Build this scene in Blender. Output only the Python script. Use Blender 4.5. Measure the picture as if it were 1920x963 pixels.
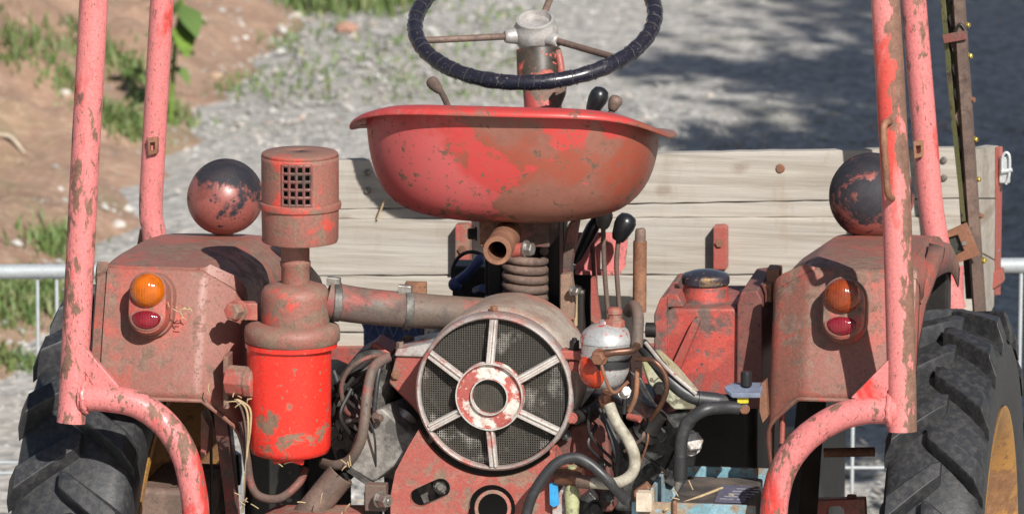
import bpy, bmesh, math, random
import numpy as np
from mathutils import Vector, Matrix
from mathutils.geometry import tessellate_polygon
R = math.radians
random.seed(7); rng = np.random.default_rng(7)
for o in list(bpy.data.objects): bpy.data.objects.remove(o)
scene = bpy.context.scene
col = scene.collection

# ------------------------------------------------------------------ camera
YAW, PITCH, DIST, LENS = R(9.0), R(10.5), 10.0, 240.0
TARGET = Vector((0.03, 0.0, 1.17))
CF = Vector((-math.sin(YAW)*math.cos(PITCH), math.cos(YAW)*math.cos(PITCH), -math.sin(PITCH)))
CR = Vector((math.cos(YAW), math.sin(YAW), 0))
CU = CR.cross(CF)
CAM = TARGET - CF*DIST
cd = bpy.data.cameras.new('camera'); cam = bpy.data.objects.new('camera', cd); col.objects.link(cam)
cam.location = CAM; cam.rotation_euler = (R(90)-PITCH, 0, YAW)
cd.lens = LENS; cd.sensor_width = 36; cd.clip_start = 0.1; cd.clip_end = 3000
cd.dof.use_dof = True; cd.dof.focus_distance = 10.15; cd.dof.aperture_fstop = 13
scene.camera = cam
# ------------------------------------------------------------------ light
SUN_AZ, SUN_EL = R(31), R(35)      # sun stands behind and to the right of the camera side
sdir = Vector((math.sin(SUN_AZ)*math.cos(SUN_EL), -math.cos(SUN_AZ)*math.cos(SUN_EL), math.sin(SUN_EL)))
sd = bpy.data.lights.new('sun', 'SUN'); sun = bpy.data.objects.new('sun', sd); col.objects.link(sun)
sd.energy = 5.0; sd.angle = R(0.55); sd.color = (1.0, 0.965, 0.91)
sun.rotation_euler = sdir.to_track_quat('Z', 'Y').to_euler()
sun.location = sdir*30
w = bpy.data.worlds.new('World'); scene.world = w; w.use_nodes = True
wn = w.node_tree; wn.nodes.clear()
sky = wn.nodes.new('ShaderNodeTexSky'); sky.sky_type = 'NISHITA'; sky.sun_disc = False
sky.sun_elevation = SUN_EL; sky.sun_rotation = math.atan2(sdir.x, sdir.y)
bg = wn.nodes.new('ShaderNodeBackground'); bg.inputs[1].default_value = 0.06
wo = wn.nodes.new('ShaderNodeOutputWorld')
wn.links.new(sky.outputs[0], bg.inputs[0]); wn.links.new(bg.outputs[0], wo.inputs[0])
vs = scene.view_settings; vs.view_transform = 'Standard'; vs.look = 'None'; vs.exposure = 0.40; vs.gamma = 1.0
vs.use_curve_mapping = False
scene.cycles.use_denoising = True
scene.cycles.max_bounces = 8

# ------------------------------------------------------------------ pixel helpers (photo 1920x963 -> points at a real depth)
def ray(px, py): return CF + CR*((px-960)/1920*36/LENS) - CU*((py-481.5)/1920*36/LENS)
def P(px, py, Y):
    d = ray(px, py); t = (Y-CAM.y)/d.y
    return CAM + d*t
def G(px, py, z=0.0):
    d = ray(px, py); t = (z-CAM.z)/d.z
    return CAM + d*t
def S(Y): return (Y-CAM.y)/math.cos(PITCH)/math.cos(YAW)*36/LENS/1920   # metres per photo pixel at depth Y
def PX(px, Y, py=600): return P(px, py, Y).x
def PZ(py, Y, px=960): return P(px, py, Y).z

# ------------------------------------------------------------------ materials
class NT:
    def __init__(s, name):
        s.m = bpy.data.materials.new(name); s.m.use_nodes = True; s.t = s.m.node_tree; s.t.nodes.clear()
        s.out = s.n('ShaderNodeOutputMaterial'); s.b = s.n('ShaderNodeBsdfPrincipled')
        s.l(s.b.outputs[0], s.out.inputs[0]); s.tc = s.n('ShaderNodeTexCoord')
    def n(s, t, **k):
        x = s.t.nodes.new(t)
        for a, v in k.items(): setattr(x, a, v)
        return x
    def l(s, a, b): s.t.links.new(a, b)
    def coords(s, scale=(1,1,1), rot=(0,0,0)):
        mp = s.n('ShaderNodeMapping'); mp.inputs['Scale'].default_value = scale; mp.inputs['Rotation'].default_value = rot
        s.l(s.tc.outputs['Object'], mp.inputs[0]); return mp.outputs[0]
    def noise(s, scale, detail=5, rough=.6, dist=0, co=None):
        x = s.n('ShaderNodeTexNoise'); x.inputs['Scale'].default_value = scale; x.inputs['Detail'].default_value = detail
        x.inputs['Roughness'].default_value = rough; x.inputs['Distortion'].default_value = dist
        s.l(co if co is not None else s.tc.outputs['Object'], x.inputs['Vector']); return x.outputs['Fac']
    def ramp(s, fac, a, b, ca=(0,0,0,1), cb=(1,1,1,1)):
        x = s.n('ShaderNodeValToRGB'); e = x.color_ramp.elements
        e[0].position = a; e[1].position = b; e[0].color = ca; e[1].color = cb
        s.l(fac, x.inputs[0]); return x.outputs[0]
    def mix(s, fac, a, b, mode='MIX'):
        x = s.n('ShaderNodeMix'); x.data_type = 'RGBA'; x.blend_type = mode
        for v, i in ((fac, 0), (a, 6), (b, 7)):
            if isinstance(v, (int, float)): x.inputs[i].default_value = v
            elif isinstance(v, (tuple, list)): x.inputs[i].default_value = (*v[:3], 1)
            else: s.l(v, x.inputs[i])
        return x.outputs[2]
    def math(s, op, a, b=0.0):
        x = s.n('ShaderNodeMath'); x.operation = op
        for i, v in enumerate((a, b)):
            if isinstance(v, (int, float)): x.inputs[i].default_value = v
            else: s.l(v, x.inputs[i])
        return x.outputs[0]
    def bump(s, h, strength, dist=.002):
        x = s.n('ShaderNodeBump'); x.inputs['Strength'].default_value = strength; x.inputs['Distance'].default_value = dist
        s.l(h, x.inputs['Height']); s.l(x.outputs[0], s.b.inputs['Normal'])
    def set(s, color=None, rough=None, metal=None, spec=None):
        for key, v in (('Base Color', color), ('Roughness', rough), ('Metallic', metal), ('Specular IOR Level', spec)):
            if v is None: continue
            if isinstance(v, (int, float)): s.b.inputs[key].default_value = v
            elif isinstance(v, (tuple, list)): s.b.inputs[key].default_value = (*v[:3], 1)
            else: s.l(v, s.b.inputs[key])

RUST = (.135, .072, .048); DUST = (.215, .125, .090)
def worn(name, base, alt, rust=RUST, rust_at=.60, alt_at=.58, scale=22, alt_scale=9, rough=.45, dust=0.0, stretch=(1,1,1), rust2=None, bump=.35, metal=0.0, dirt=.25, sharp=.018, bias=None, abias=None, speck=.64):
    """paint with a second shade, chips down to rust, settled dust and fine grime"""
    m = NT(name)
    co = m.coords(stretch)
    n1 = m.noise(scale, 9, .66, .25, co); n2 = m.noise(alt_scale, 5, .6, .4, co); n3 = m.noise(260, 3, .6); n4 = m.noise(60, 6, .7)
    big = m.noise(4.5, 3, .5, 0, co)
    def lin(b):
        dp = m.n('ShaderNodeVectorMath'); dp.operation = 'DOT_PRODUCT'; m.l(m.tc.outputs['Object'], dp.inputs[0]); dp.inputs[1].default_value = b[0]
        return m.math('MINIMUM', m.math('MAXIMUM', m.math('SUBTRACT', dp.outputs['Value'], b[1]), -b[2]), b[2])
    if abias: n2 = m.math('ADD', n2, lin(abias))
    am = m.ramp(n2, alt_at-.03, alt_at+.03)
    c = m.mix(am, base, alt)
    # chips: small-scale noise helped by a large-scale one so that they cluster
    f = m.math('ADD', m.math('MULTIPLY', n1, .60), m.math('MULTIPLY', big, .40))
    if bias: f = m.math('ADD', f, lin(bias))
    rm = m.ramp(f, rust_at-sharp, rust_at+sharp)
    sp = m.ramp(m.noise(scale*5.5, 4, .55, .2, co), speck, speck+.02)
    rm = m.math('MAXIMUM', rm, sp)
    rc = m.mix(m.ramp(n4, .35, .65), rust, rust2 or tuple(x*1.7 for x in rust))
    c = m.mix(rm, c, rc)
    # grime
    g = m.ramp(m.noise(34, 7, .7, .3), .42, .72)
    c = m.mix(m.math('MULTIPLY', g, dirt), c, DUST)
    fine = m.ramp(n3, .32, .70, (.80,.80,.80,1), (1.12,1.12,1.12,1))
    c = m.mix(1.0, c, fine, 'MULTIPLY')
    r = m.math('ADD', m.math('MULTIPLY', rm, .35), rough)
    if dust > 0:
        geo = m.n('ShaderNodeNewGeometry'); sep = m.n('ShaderNodeSeparateXYZ'); m.l(geo.outputs['Normal'], sep.inputs[0])
        up = m.ramp(sep.outputs[2], .15, .95)
        d = m.math('MULTIPLY', m.math('MULTIPLY', up, dust), m.ramp(n4, .25, .6))
        c = m.mix(d, c, DUST)
        r = m.math('ADD', r, m.math('MULTIPLY', d, .3))
    m.set(c, r, metal)
    h = m.math('SUBTRACT', m.math('MULTIPLY', n4, .35), rm)
    m.bump(h, bump, .0012)
    return m.m
def plain(name, color, rough=.5, metal=0.0, var=.3, scale=40, bump=.2, color2=None, at=.5, soft=.15, spec=None):
    m = NT(name)
    n = m.noise(scale, 6, .65); f = m.noise(300, 3, .6)
    c2 = color2 or tuple(x*(1-var) for x in color)
    c = m.mix(m.ramp(n, at-soft, at+soft), color, c2)
    c = m.mix(1.0, c, m.ramp(f, .3, .75, (.82,.82,.82,1), (1.12,1.12,1.12,1)), 'MULTIPLY')
    m.set(c, m.math('ADD', m.math('MULTIPLY', n, .25), rough-.1), metal, spec)
    m.bump(n, bump, .0015)
    return m.m

M = {}
M['pink'] = worn('faded_pink_paint', (.61,.185,.180), (.56,.045,.038), (.13,.068,.046), .548, .60, 60, 10, .36, .12, (1,1,.42), dirt=.14, speck=.63)
M['pink_rusty'] = worn('rusty_pink_paint', (.63,.195,.185), (.58,.070,.055), (.13,.068,.046), .542, .63, 56, 9, .4, .12, (1,1,.38), dirt=.2, bias=((6.0,0,.25), 6.0*PX(1686,-.055,500)+.25*PZ(500,-.055), .13), speck=.65)
M['fender'] = worn('dusty_fender_paint', (.245,.086,.064), (.37,.078,.057), (.115,.066,.046), .528, .535, 40, 8, .48, .35, dirt=.42, rust2=(.24,.145,.11), sharp=.03, speck=.615)
def seat_mat():
    """pan seat: faded pink worn area, dull brown rust bloom, fresher red under the lip"""
    m = NT('seat_paint'); sep = m.n('ShaderNodeSeparateXYZ'); m.l(m.tc.outputs['Object'], sep.inputs[0])
    u = m.math('MULTIPLY', m.math('SUBTRACT', sep.outputs[0], PX(925,.15,330)), 3.4)
    v = m.math('MULTIPLY', m.math('SUBTRACT', sep.outputs[2], PZ(310,.15)), 11.0)
    n1 = m.noise(9, 10, .72, .6); n2 = m.noise(34, 8, .7, .4); n3 = m.noise(120, 5, .6); n4 = m.noise(6, 4, .55, .3)
    brown = m.mix(m.ramp(n2, .35, .65), (.20,.078,.055), (.26,.10,.072))
    brown = m.mix(m.ramp(n4, .52, .60), brown, (.27,.060,.035))
    pink = m.mix(m.ramp(n4, .48, .56), (.47,.085,.085), (.44,.045,.042))
    t = m.math('ADD', m.math('MULTIPLY', u, -1.0), m.math('MULTIPLY', m.math('SUBTRACT', n1, .5), 3.2))
    c = m.mix(m.ramp(t, .0, .06), brown, pink)
    t2 = m.math('ADD', v, m.math('MULTIPLY', m.math('SUBTRACT', n1, .5), 3.0))
    c = m.mix(m.ramp(t2, .62, .85), c, (.44,.040,.036))
    t3 = m.math('ADD', m.math('MULTIPLY', v, -.55), m.math('MULTIPLY', m.math('SUBTRACT', n2, .5), 2.6))
    rm = m.ramp(t3, .62, .70)
    sp = m.ramp(n3, .62, .64); rm2 = m.ramp(n2, .60, .625)
    rm = m.math('MAXIMUM', m.math('MAXIMUM', rm, sp), rm2)
    c = m.mix(rm, c, m.mix(m.ramp(n3, .4, .6), (.085,.048,.032), (.15,.08,.05)))
    c = m.mix(m.math('MULTIPLY', m.ramp(n2, .4, .7), .18), c, DUST)
    m.set(c, m.math('ADD', m.math('MULTIPLY', rm, .3), .42)); m.bump(m.math('SUBTRACT', m.math('MULTIPLY', n3, .4), rm), .3, .0012)
    return m.m
M['seat'] = seat_mat()
M['red'] = worn('bright_red_paint', (.72,.032,.020), (.60,.026,.018), (.14,.085,.055), .632, .6, 22, 6, .27, 0, dirt=.06, bias=((0,0,-2.2), -2.2*PZ(795,-.03), .065))
M['dullred'] = worn('dull_red_paint', (.32,.055,.046), (.46,.07,.055), (.085,.055,.048), .535, .54, 26, 9, .42, .5, dirt=.35, sharp=.03)
M['plate'] = worn('faded_red_plate', (.35,.080,.064), (.45,.14,.11), (.16,.105,.075), .535, .57, 24, 8, .5, .2, dirt=.45, sharp=.025)
M['dustred'] = worn('dusty_red_metal', (.25,.095,.072), (.52,.060,.042), (.13,.085,.06), .525, .585, 34, 11, .55, .6, dirt=.6, sharp=.03)
M['darkred'] = worn('dark_red_metal', (.16,.05,.042), (.22,.05,.04), (.05,.035,.03), .52, .55, 30, 9, .55, .4, dirt=.3, sharp=.04)
M['rust'] = worn('rusty_brown_steel', (.20,.085,.045), (.28,.13,.07), (.09,.045,.03), .55, .52, 40, 12, .65, .2, dirt=.3, sharp=.05)
M['brown'] = worn('weathered_brown_steel', (.115,.078,.062), (.17,.115,.09), (.06,.042,.035), .54, .53, 40, 9, .6, .3, dirt=.3, sharp=.06)
HZ = PZ(378, .47)
M['blackred'] = worn('worn_black_enamel', (.27,.080,.066), (.20,.060,.048), (.011,.011,.016), .505, .6, 15, 8, .38, 0, dirt=.12, rust2=(.018,.018,.026), bias=((0,0,1.6), 1.6*PZ(396,.47), .07))
M['spoke'] = worn('pale_worn_spoke', (.56,.52,.48), (.44,.39,.36), (.33,.14,.12), .565, .55, 40, 10, .42, .1, metal=.2, dirt=.2, sharp=.03)
M['slab'] = plain('pale_grey_cast_head', (.27,.25,.225), .6, .1, .5, 24, .6, (.09,.083,.075), .50, .07)
M['hubalu'] = plain('dull_cast_aluminium', (.46,.44,.42), .45, .3, .4, 40, .3, (.30,.26,.24), .56, .12)
M['guard'] = worn('worn_guard_casting', (.50,.46,.43), (.38,.32,.29), (.30,.095,.08), .545, .53, 30, 10, .45, .1, metal=.25, dirt=.35, sharp=.04)
M['hose'] = plain('black_hose_rubber', (.028,.028,.030), .42, 0, .4, 50, .15, (.06,.058,.055), .6, .1)
M['dusthose'] = worn('dusty_rubber_hose', (.105,.082,.066), (.30,.05,.045), (.06,.045,.04), .56, .60, 16, 9, .6, .4, dirt=.4, sharp=.05)
M['rubber'] = plain('tyre_rubber', (.021,.022,.025), .48, 0, .4, 90, .5, (.050,.048,.046), .56, .12)
M['dark'] = plain('oily_black_and_gap_shade', (.010,.009,.0085), .5, .1, .5, 30, .4, (.022,.019,.017))  # oily black parts; also colours gap-filling boxes in place of deep shade
M['oily'] = plain('oily_grey_casting', (.10,.10,.098), .33, .35, .5, 60, .9, (.03,.029,.028), .5, .12)
M['cast'] = plain('grey_cast_iron', (.16,.15,.135), .55, .2, .5, 34, .6, (.045,.04,.036), .48, .10)
M['alu'] = worn('worn_aluminium', (.52,.49,.46), (.36,.32,.29), (.27,.07,.06), .575, .55, 26, 10, .42, .15, metal=.3, dirt=.25, sharp=.04)
M['steel'] = plain('bright_steel', (.40,.39,.37), .38, .7, .4, 90, .3, (.20,.17,.14))
M['galv'] = plain('galvanised_steel', (.58,.61,.62), .5, .45, .2, 25, .1, (.46,.49,.50))
M['filter'] = worn('silver_filter_paint', (.50,.50,.49), (.42,.42,.42), (.36,.06,.045), .535, .55, 22, 9, .33, .1, metal=.4, dirt=.15)
M['amber'] = None
M['blue'] = worn('worn_blue_paint', (.045,.075,.20), (.07,.12,.30), (.05,.05,.06), .56, .55, 24, 9, .45, .4, dirt=.2)
M['skyblue'] = worn('flaking_light_blue_paint', (.22,.40,.48), (.14,.30,.36), (.20,.15,.10), .53, .55, 22, 9, .5, .5, dirt=.3)
M['cream'] = plain('cream_braided_hose', (.40,.365,.29), .6, 0, .35, 40, .3, (.20,.175,.13), .55, .12)
M['lime'] = worn('dirty_pale_green_paint', (.36,.37,.20), (.42,.42,.30), (.10,.09,.06), .55, .55, 16, 9, .5, .3, dirt=.3)
M['copper'] = plain('copper_pipe', (.23,.10,.06), .38, .6, .5, 40, .2, (.09,.05,.035))
M['gold'] = worn('ochre_wheel_rim', (.42,.21,.05), (.34,.16,.04), (.18,.09,.04), .55, .55, 18, 7, .5, .1, dirt=.3)
M['yellow'] = plain('yellow_plastic', (.70,.58,.03), .45)
M['brass'] = plain('yellowed_bolt_zinc', (.48,.36,.08), .4, .5, .5, 60)
M['straw'] = plain('straw', (.48,.36,.20), .8)
M['black_plastic'] = plain('black_plastic', (.013,.013,.015), .3, 0, .3, 30, .1, (.03,.028,.028), .65)
M['rubberband'] = plain('rubber_band', (.02,.02,.022), .5)
M['olive'] = worn('olive_painted_steel', (.17,.18,.07), (.22,.21,.09), (.08,.06,.04), .55, .55, 26, 9, .55, .1, dirt=.2)
M['battery'] = plain('dusty_battery_case', (.06,.052,.05), .65, 0, .4, 14, .3, (.15,.12,.10), .52, .1)
M['label'] = plain('grey_blue_label', (.14,.14,.20), .4, 0, .3, 50, .05)
M['print'] = plain('grey_print', (.34,.34,.37), .5)
M['paleblock'] = plain('pale_wood_block', (.62,.52,.40), .7)
M['screen'] = plain('dusty_wire_screen', (.055,.050,.040), .75, 0, .4, 16, .1, (.34,.32,.29), .62, .07)
M['wheelwrap'] = worn('black_wrap_tape', (.011,.012,.022), (.02,.02,.03), (.07,.065,.06), .63, .6, 40, 12, .27, .05, dirt=.03)
def lens(name, c, em=0):
    m = NT(name); m.set(c, .12, 0)
    n = m.noise(70, 5, .6); m.set(m.mix(m.ramp(n,.35,.7), c, tuple(x*.6 for x in c)))
    m.b.inputs['Subsurface Weight'].default_value = .25; m.b.inputs['Subsurface Radius'].default_value = (.02,.006,.003)
    m.b.inputs['Coat Weight'].default_value = .35; m.b.inputs['Coat Roughness'].default_value = .08
    wv = m.n('ShaderNodeTexWave'); wv.bands_direction = 'X'; wv.inputs['Scale'].default_value = 75; m.l(m.tc.outputs['Object'], wv.inputs['Vector']); m.bump(wv.outputs[1], .25, .001)
    return m.m
M['amber'] = lens('amber_lens', (.50,.115,.004)); M['redlens'] = lens('red_lens', (.22,.012,.022)); M['brownlens'] = lens('brown_amber_lens', (.26,.045,.010)); M['redglow'] = lens('orange_red_glass', (.55,.05,.012))
def glass_clear():
    m = NT('headlight_glass'); m.set((.75,.78,.78), .1, .0); return m.m
M['glass'] = glass_clear()
def wood():
    m = NT('weathered_plank_wood')
    oi = m.n('ShaderNodeObjectInfo')
    add = m.n('ShaderNodeVectorMath'); add.operation = 'ADD'
    m.l(m.tc.outputs['Object'], add.inputs[0])
    cx = m.n('ShaderNodeCombineXYZ'); m.l(m.math('MULTIPLY', oi.outputs['Random'], 9.0), cx.inputs[0]); m.l(m.math('MULTIPLY', oi.outputs['Random'], 5.0), cx.inputs[2]); m.l(cx.outputs[0], add.inputs[1])
    mp = m.n('ShaderNodeMapping'); mp.inputs['Scale'].default_value = (1.6, 20, 42); m.l(add.outputs[0], mp.inputs[0])
    g = m.noise(2.2, 8, .65, .6, mp.outputs[0])
    mp2 = m.n('ShaderNodeMapping'); mp2.inputs['Scale'].default_value = (1, 5, 7); m.l(add.outputs[0], mp2.inputs[0])
    b = m.noise(3.0, 5, .6, .3, mp2.outputs[0])
    c = m.mix(m.ramp(g, .30, .66), (.45,.405,.345), (.22,.18,.14))
    c = m.mix(m.ramp(g, .66, .78), c, (.15,.115,.085))
    c = m.mix(m.math('MULTIPLY', m.ramp(b, .40, .72), .55), c, (.42,.40,.37))
    st = m.noise(11, 5, .7, .3, m.coords((1.6,1,.5)))
    c = m.mix(m.math('MULTIPLY', m.ramp(st, .60, .70), .5), c, (.26,.17,.10))
    c = m.mix(.28, c, m.mix(oi.outputs['Random'], (.50,.46,.40), (.38,.35,.31)))
    vk = m.n('ShaderNodeTexVoronoi'); vk.voronoi_dimensions = '2D'; vk.inputs['Scale'].default_value = 1.0; mp3 = m.n('ShaderNodeMapping'); sx = m.n('ShaderNodeSeparateXYZ'); m.l(add.outputs[0], sx.inputs[0]); cz = m.n('ShaderNodeCombineXYZ'); m.l(sx.outputs[0], cz.inputs[0]); m.l(sx.outputs[2], cz.inputs[1]); mp3.inputs['Scale'].default_value = (3.6, 5.5, 1); m.l(cz.outputs[0], mp3.inputs[0]); m.l(mp3.outputs[0], vk.inputs['Vector'])
    c = m.mix(m.math('MULTIPLY', m.ramp(m.math('ADD', vk.outputs['Distance'], m.math('MULTIPLY', m.noise(60, 4, .6), .06)), .055, .10, (1,1,1,1), (0,0,0,1)), .45), c, (.16,.10,.065))
    c = m.mix(m.math('MULTIPLY', m.ramp(m.noise(5, 6, .7, .4, m.coords((.7,1,.22))), .54, .70), .55), c, (.20,.15,.105))
    m.set(c, .75); m.bump(g, .6, .003); return m.m
M['wood'] = wood()
def island_mat(name, stops, rough=.8, sub=0.0):
    m = NT(name); geo = m.n('ShaderNodeNewGeometry')
    x = m.n('ShaderNodeValToRGB'); els = x.color_ramp.elements
    els[0].position = 0; els[0].color = (*stops[0], 1); els[1].position = 1; els[1].color = (*stops[-1], 1)
    for i, s in enumerate(stops[1:-1]):
        e = els.new((i+1)/(len(stops)-1)); e.color = (*s, 1)
    m.l(geo.outputs['Random Per Island'], x.inputs[0])
    c = m.mix(1.0, x.outputs[0], m.ramp(m.noise(3, 3, .6), .3, .7, (.75,.75,.75,1), (1.15,1.15,1.15,1)), 'MULTIPLY')
    m.set(c, rough)
    if sub: m.b.inputs['Transmission Weight'].default_value = 0; 
    return m.m
M['stones'] = island_mat('mixed_gravel_stones', [(.24,.235,.22), (.38,.37,.34), (.31,.30,.28), (.45,.43,.40), (.35,.34,.315), (.26,.255,.245), (.42,.37,.33), (.50,.485,.45), (.33,.32,.30), (.41,.32,.27)])
M['grass'] = island_mat('grass_blades', [(.07,.13,.03), (.10,.17,.04), (.14,.20,.06), (.09,.15,.035), (.22,.22,.10), (.12,.18,.05)], .6)
M['leaf'] = island_mat('tree_leaves', [(.045,.09,.02), (.07,.12,.03), (.055,.10,.025), (.09,.13,.04)], .55)
M['weed'] = plain('fresh_green_stem', (.16,.26,.04), .5, 0, .4)
def gravel():
    m = NT('grey_gravel')
    v = m.n('ShaderNodeTexVoronoi'); v.inputs['Scale'].default_value = 42; m.l(m.tc.outputs['Object'], v.inputs['Vector'])
    hs = m.n('ShaderNodeSeparateColor'); m.l(v.outputs['Color'], hs.inputs[0])
    c = m.ramp(hs.outputs[0], 0, 1, (.22,.21,.195,1), (.50,.47,.43,1))
    big = m.noise(.9, 6, .6)
    c = m.mix(m.math('MULTIPLY', m.ramp(big, .45, .7), .6), c, (.40,.36,.31))
    c = m.mix(m.math('MULTIPLY', m.ramp(m.noise(2.2, 5, .65), .55, .75), .5), c, (.20,.21,.13))
    m.set(c, .85); m.bump(v.outputs['Distance'], .6, .01); return m.m
M['gravel'] = gravel()
def dirt():
    m = NT('dry_brown_earth')
    n = m.noise(5, 9, .7, .3); f = m.noise(38, 6, .7)
    c = m.mix(m.ramp(n, .32, .66), (.45,.285,.195), (.28,.17,.115))
    c = m.mix(m.ramp(f, .5, .75), c, (.56,.41,.30))
    c = m.mix(m.math('MULTIPLY', m.ramp(m.noise(1.7, 6, .65), .52, .66), .45), c, (.22,.24,.10))
    m.set(c, .95); m.bump(m.math('ADD', n, m.math('MULTIPLY', f, .4)), 1.0, .03); return m.m
M['dirt'] = dirt()
M['bark'] = plain('tree_bark', (.10,.07,.05), .85, 0, .5, 12, 1.0)

# ------------------------------------------------------------------ mesh builder
def basis(d):
    d = Vector(d).normalized()
    a = Vector((0,0,1)) if abs(d.z) < .9 else Vector((1,0,0))
    x = d.cross(a).normalized(); y = d.cross(x).normalized()
    return d, x, y
def smooth_path(pts, k=6):
    pts = [Vector(q) for q in pts]
    if len(pts) < 3 or k < 2: return pts
    out = []
    for i in range(len(pts)-1):
        p0 = pts[i-1] if i else pts[0]*2-pts[1]; p1 = pts[i]; p2 = pts[i+1]; p3 = pts[i+2] if i+2 < len(pts) else pts[-1]*2-pts[-2]
        for j in range(k):
            t = j/k; out.append(.5*((2*p1)+(p2-p0)*t+(2*p0-5*p1+4*p2-p3)*t*t+(3*p1-p0-3*p2+p3)*t**3))
    out.append(pts[-1]); return out
class MB:
    def __init__(s): s.v = []; s.f = []
    def add(s, vs, fs):
        o = len(s.v); s.v += [tuple(q) for q in vs]; s.f += [tuple(o+i for i in f) for f in fs]; return s
    def loft(s, loops, cap0=True, cap1=True, closed=True):
        n = len(loops[0]); vs = [q for L in loops for q in L]; fs = []
        for k in range(len(loops)-1):
            for i in range(n if closed else n-1):
                j = (i+1) % n; fs.append((k*n+i, k*n+j, (k+1)*n+j, (k+1)*n+i))
        if cap0: fs.append(tuple(range(n-1, -1, -1)))
        if cap1: fs.append(tuple((len(loops)-1)*n+i for i in range(n)))
        return s.add(vs, fs)
    def tube(s, pts, r, n=14, k=6, cap=True, flat=None):
        raw = [Vector(q) for q in pts]; sp = smooth_path(raw, k)
        rs = r if isinstance(r, (list, tuple)) else [r]*len(raw)
        kk = 1 if len(raw) < 3 or k < 2 else k
        L = []; up = None
        for i, q in enumerate(sp):
            t = (sp[min(i+1, len(sp)-1)]-sp[max(i-1, 0)])
            if t.length < 1e-9: t = Vector((0,0,1))
            d = t.normalized()
            if up is None: _, up, _ = basis(d)
            up = (up-d*up.dot(d)).normalized(); y = d.cross(up)
            u = i/kk; a = min(int(u), len(rs)-1); b = min(a+1, len(rs)-1); rr = rs[a]+(rs[b]-rs[a])*(u-a)
            L.append([q+(up*math.cos(2*math.pi*j/n)+y*math.sin(2*math.pi*j/n))*rr for j in range(n)])
        return s.loft(L, cap, cap)
    def pipe(s, a, b, ro, ri, n=24):
        """hollow straight tube, open at both ends"""
        a = Vector(a); b = Vector(b); d, x, y = basis(b-a)
        C = lambda c, r: [c+(x*math.cos(2*math.pi*j/n)+y*math.sin(2*math.pi*j/n))*r for j in range(n)]
        L = [C(a, ri), C(a, ro-.001), C(a+d*.001, ro), C(b, ro), C(b, ri), C(a, ri)]
        return s.loft(L, False, False)
    def lathe(s, o, axis, prof, n=40, cap0=True, cap1=True, skip=None):
        o = Vector(o); d, x, y = basis(axis)
        L = [[o+d*h+(x*math.cos(2*math.pi*j/n)+y*math.sin(2*math.pi*j/n))*max(r, 1e-5) for j in range(n)] for r, h in prof]
        return s.loft(L, cap0, cap1)
    def box(s, c, h, X=(1,0,0), Yv=(0,1,0), Z=(0,0,1)):
        c = Vector(c); X = Vector(X).normalized()*h[0]; Yv = Vector(Yv).normalized()*h[1]; Z = Vector(Z).normalized()*h[2]
        vs = [c+X*a+Yv*b+Z*e for a in (-1,1) for b in (-1,1) for e in (-1,1)]
        return s.add(vs, [(0,1,3,2),(4,6,7,5),(0,4,5,1),(2,3,7,6),(0,2,6,4),(1,5,7,3)])
    def prism(s, front, vec, holes=()):
        """plate: outline (3D points) and holes, pushed along vec"""
        vec = Vector(vec); loops = [[Vector(q) for q in front]]+[[Vector(q) for q in h] for h in holes]
        flat = [q for L in loops for q in L]; n = len(flat)
        tri = tessellate_polygon(loops)
        fs = [tuple(t) for t in tri]+[tuple(n+i for i in reversed(t)) for t in tri]
        o = 0
        for L in loops:
            for i in range(len(L)):
                j = (i+1) % len(L); fs.append((o+i, o+j, n+o+j, n+o+i))
            o += len(L)
        return s.add(flat+[q+vec for q in flat], fs)
    def sphere(s, c, r, n=20, m=12, sq=(1,1,1)):
        c = Vector(c); L = []
        for i in range(m+1):
            a = math.pi*i/m
            L.append([c+Vector((math.cos(2*math.pi*j/n)*math.sin(a)*sq[0], math.sin(2*math.pi*j/n)*math.sin(a)*sq[1], math.cos(a)*sq[2]))*r for j in range(n)])
        return s.loft(L, False, False)
    def build(s, name, mat, parent=None, bevel=0, smooth=True, angle=38, solid=0, seg=2, sub=0):
        me = bpy.data.meshes.new(name); me.from_pydata(s.v, [], s.f); me.update()
        bm = bmesh.new(); bm.from_mesh(me); bmesh.ops.remove_doubles(bm, verts=bm.verts, dist=1e-6); bmesh.ops.recalc_face_normals(bm, faces=bm.faces); bm.to_mesh(me); bm.free()
        if smooth:
            me.shade_smooth(); me.set_sharp_from_angle(angle=R(angle))
        o = bpy.data.objects.new(name, me); col.objects.link(o)
        me.materials.append(M[mat] if isinstance(mat, str) else mat)
        if solid:
            q = o.modifiers.new('solid', 'SOLIDIFY'); q.thickness = solid; q.offset = -1
        if sub:
            q = o.modifiers.new('sub', 'SUBSURF'); q.levels = sub; q.render_levels = sub
        if bevel:
            q = o.modifiers.new('bevel', 'BEVEL'); q.width = bevel; q.segments = seg; q.limit_method = 'ANGLE'; q.angle_limit = R(35); q.harden_normals = True
        if parent: o.parent = parent
        return o
def empty(name, parent=None, loc=(0,0,0)):
    o = bpy.data.objects.new(name, None); o.empty_display_size = .1; col.objects.link(o); o.location = loc
    if parent: o.parent = parent
    return o
def tag(o, label=None, cat=None, group=None, kind=None):
    for k, v in (('label', label), ('category', cat), ('group', group), ('kind', kind)):
        if v: o[k] = v
    return o
def disc(c, r, axis, n=32, ph=0):
    d, x, y = basis(axis); c = Vector(c)
    return [c+(x*math.cos(2*math.pi*j/n+ph)+y*math.sin(2*math.pi*j/n+ph))*r for j in range(n)]
def poly(pts, Y): return [P(a, b, Y) for a, b in pts]
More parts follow.
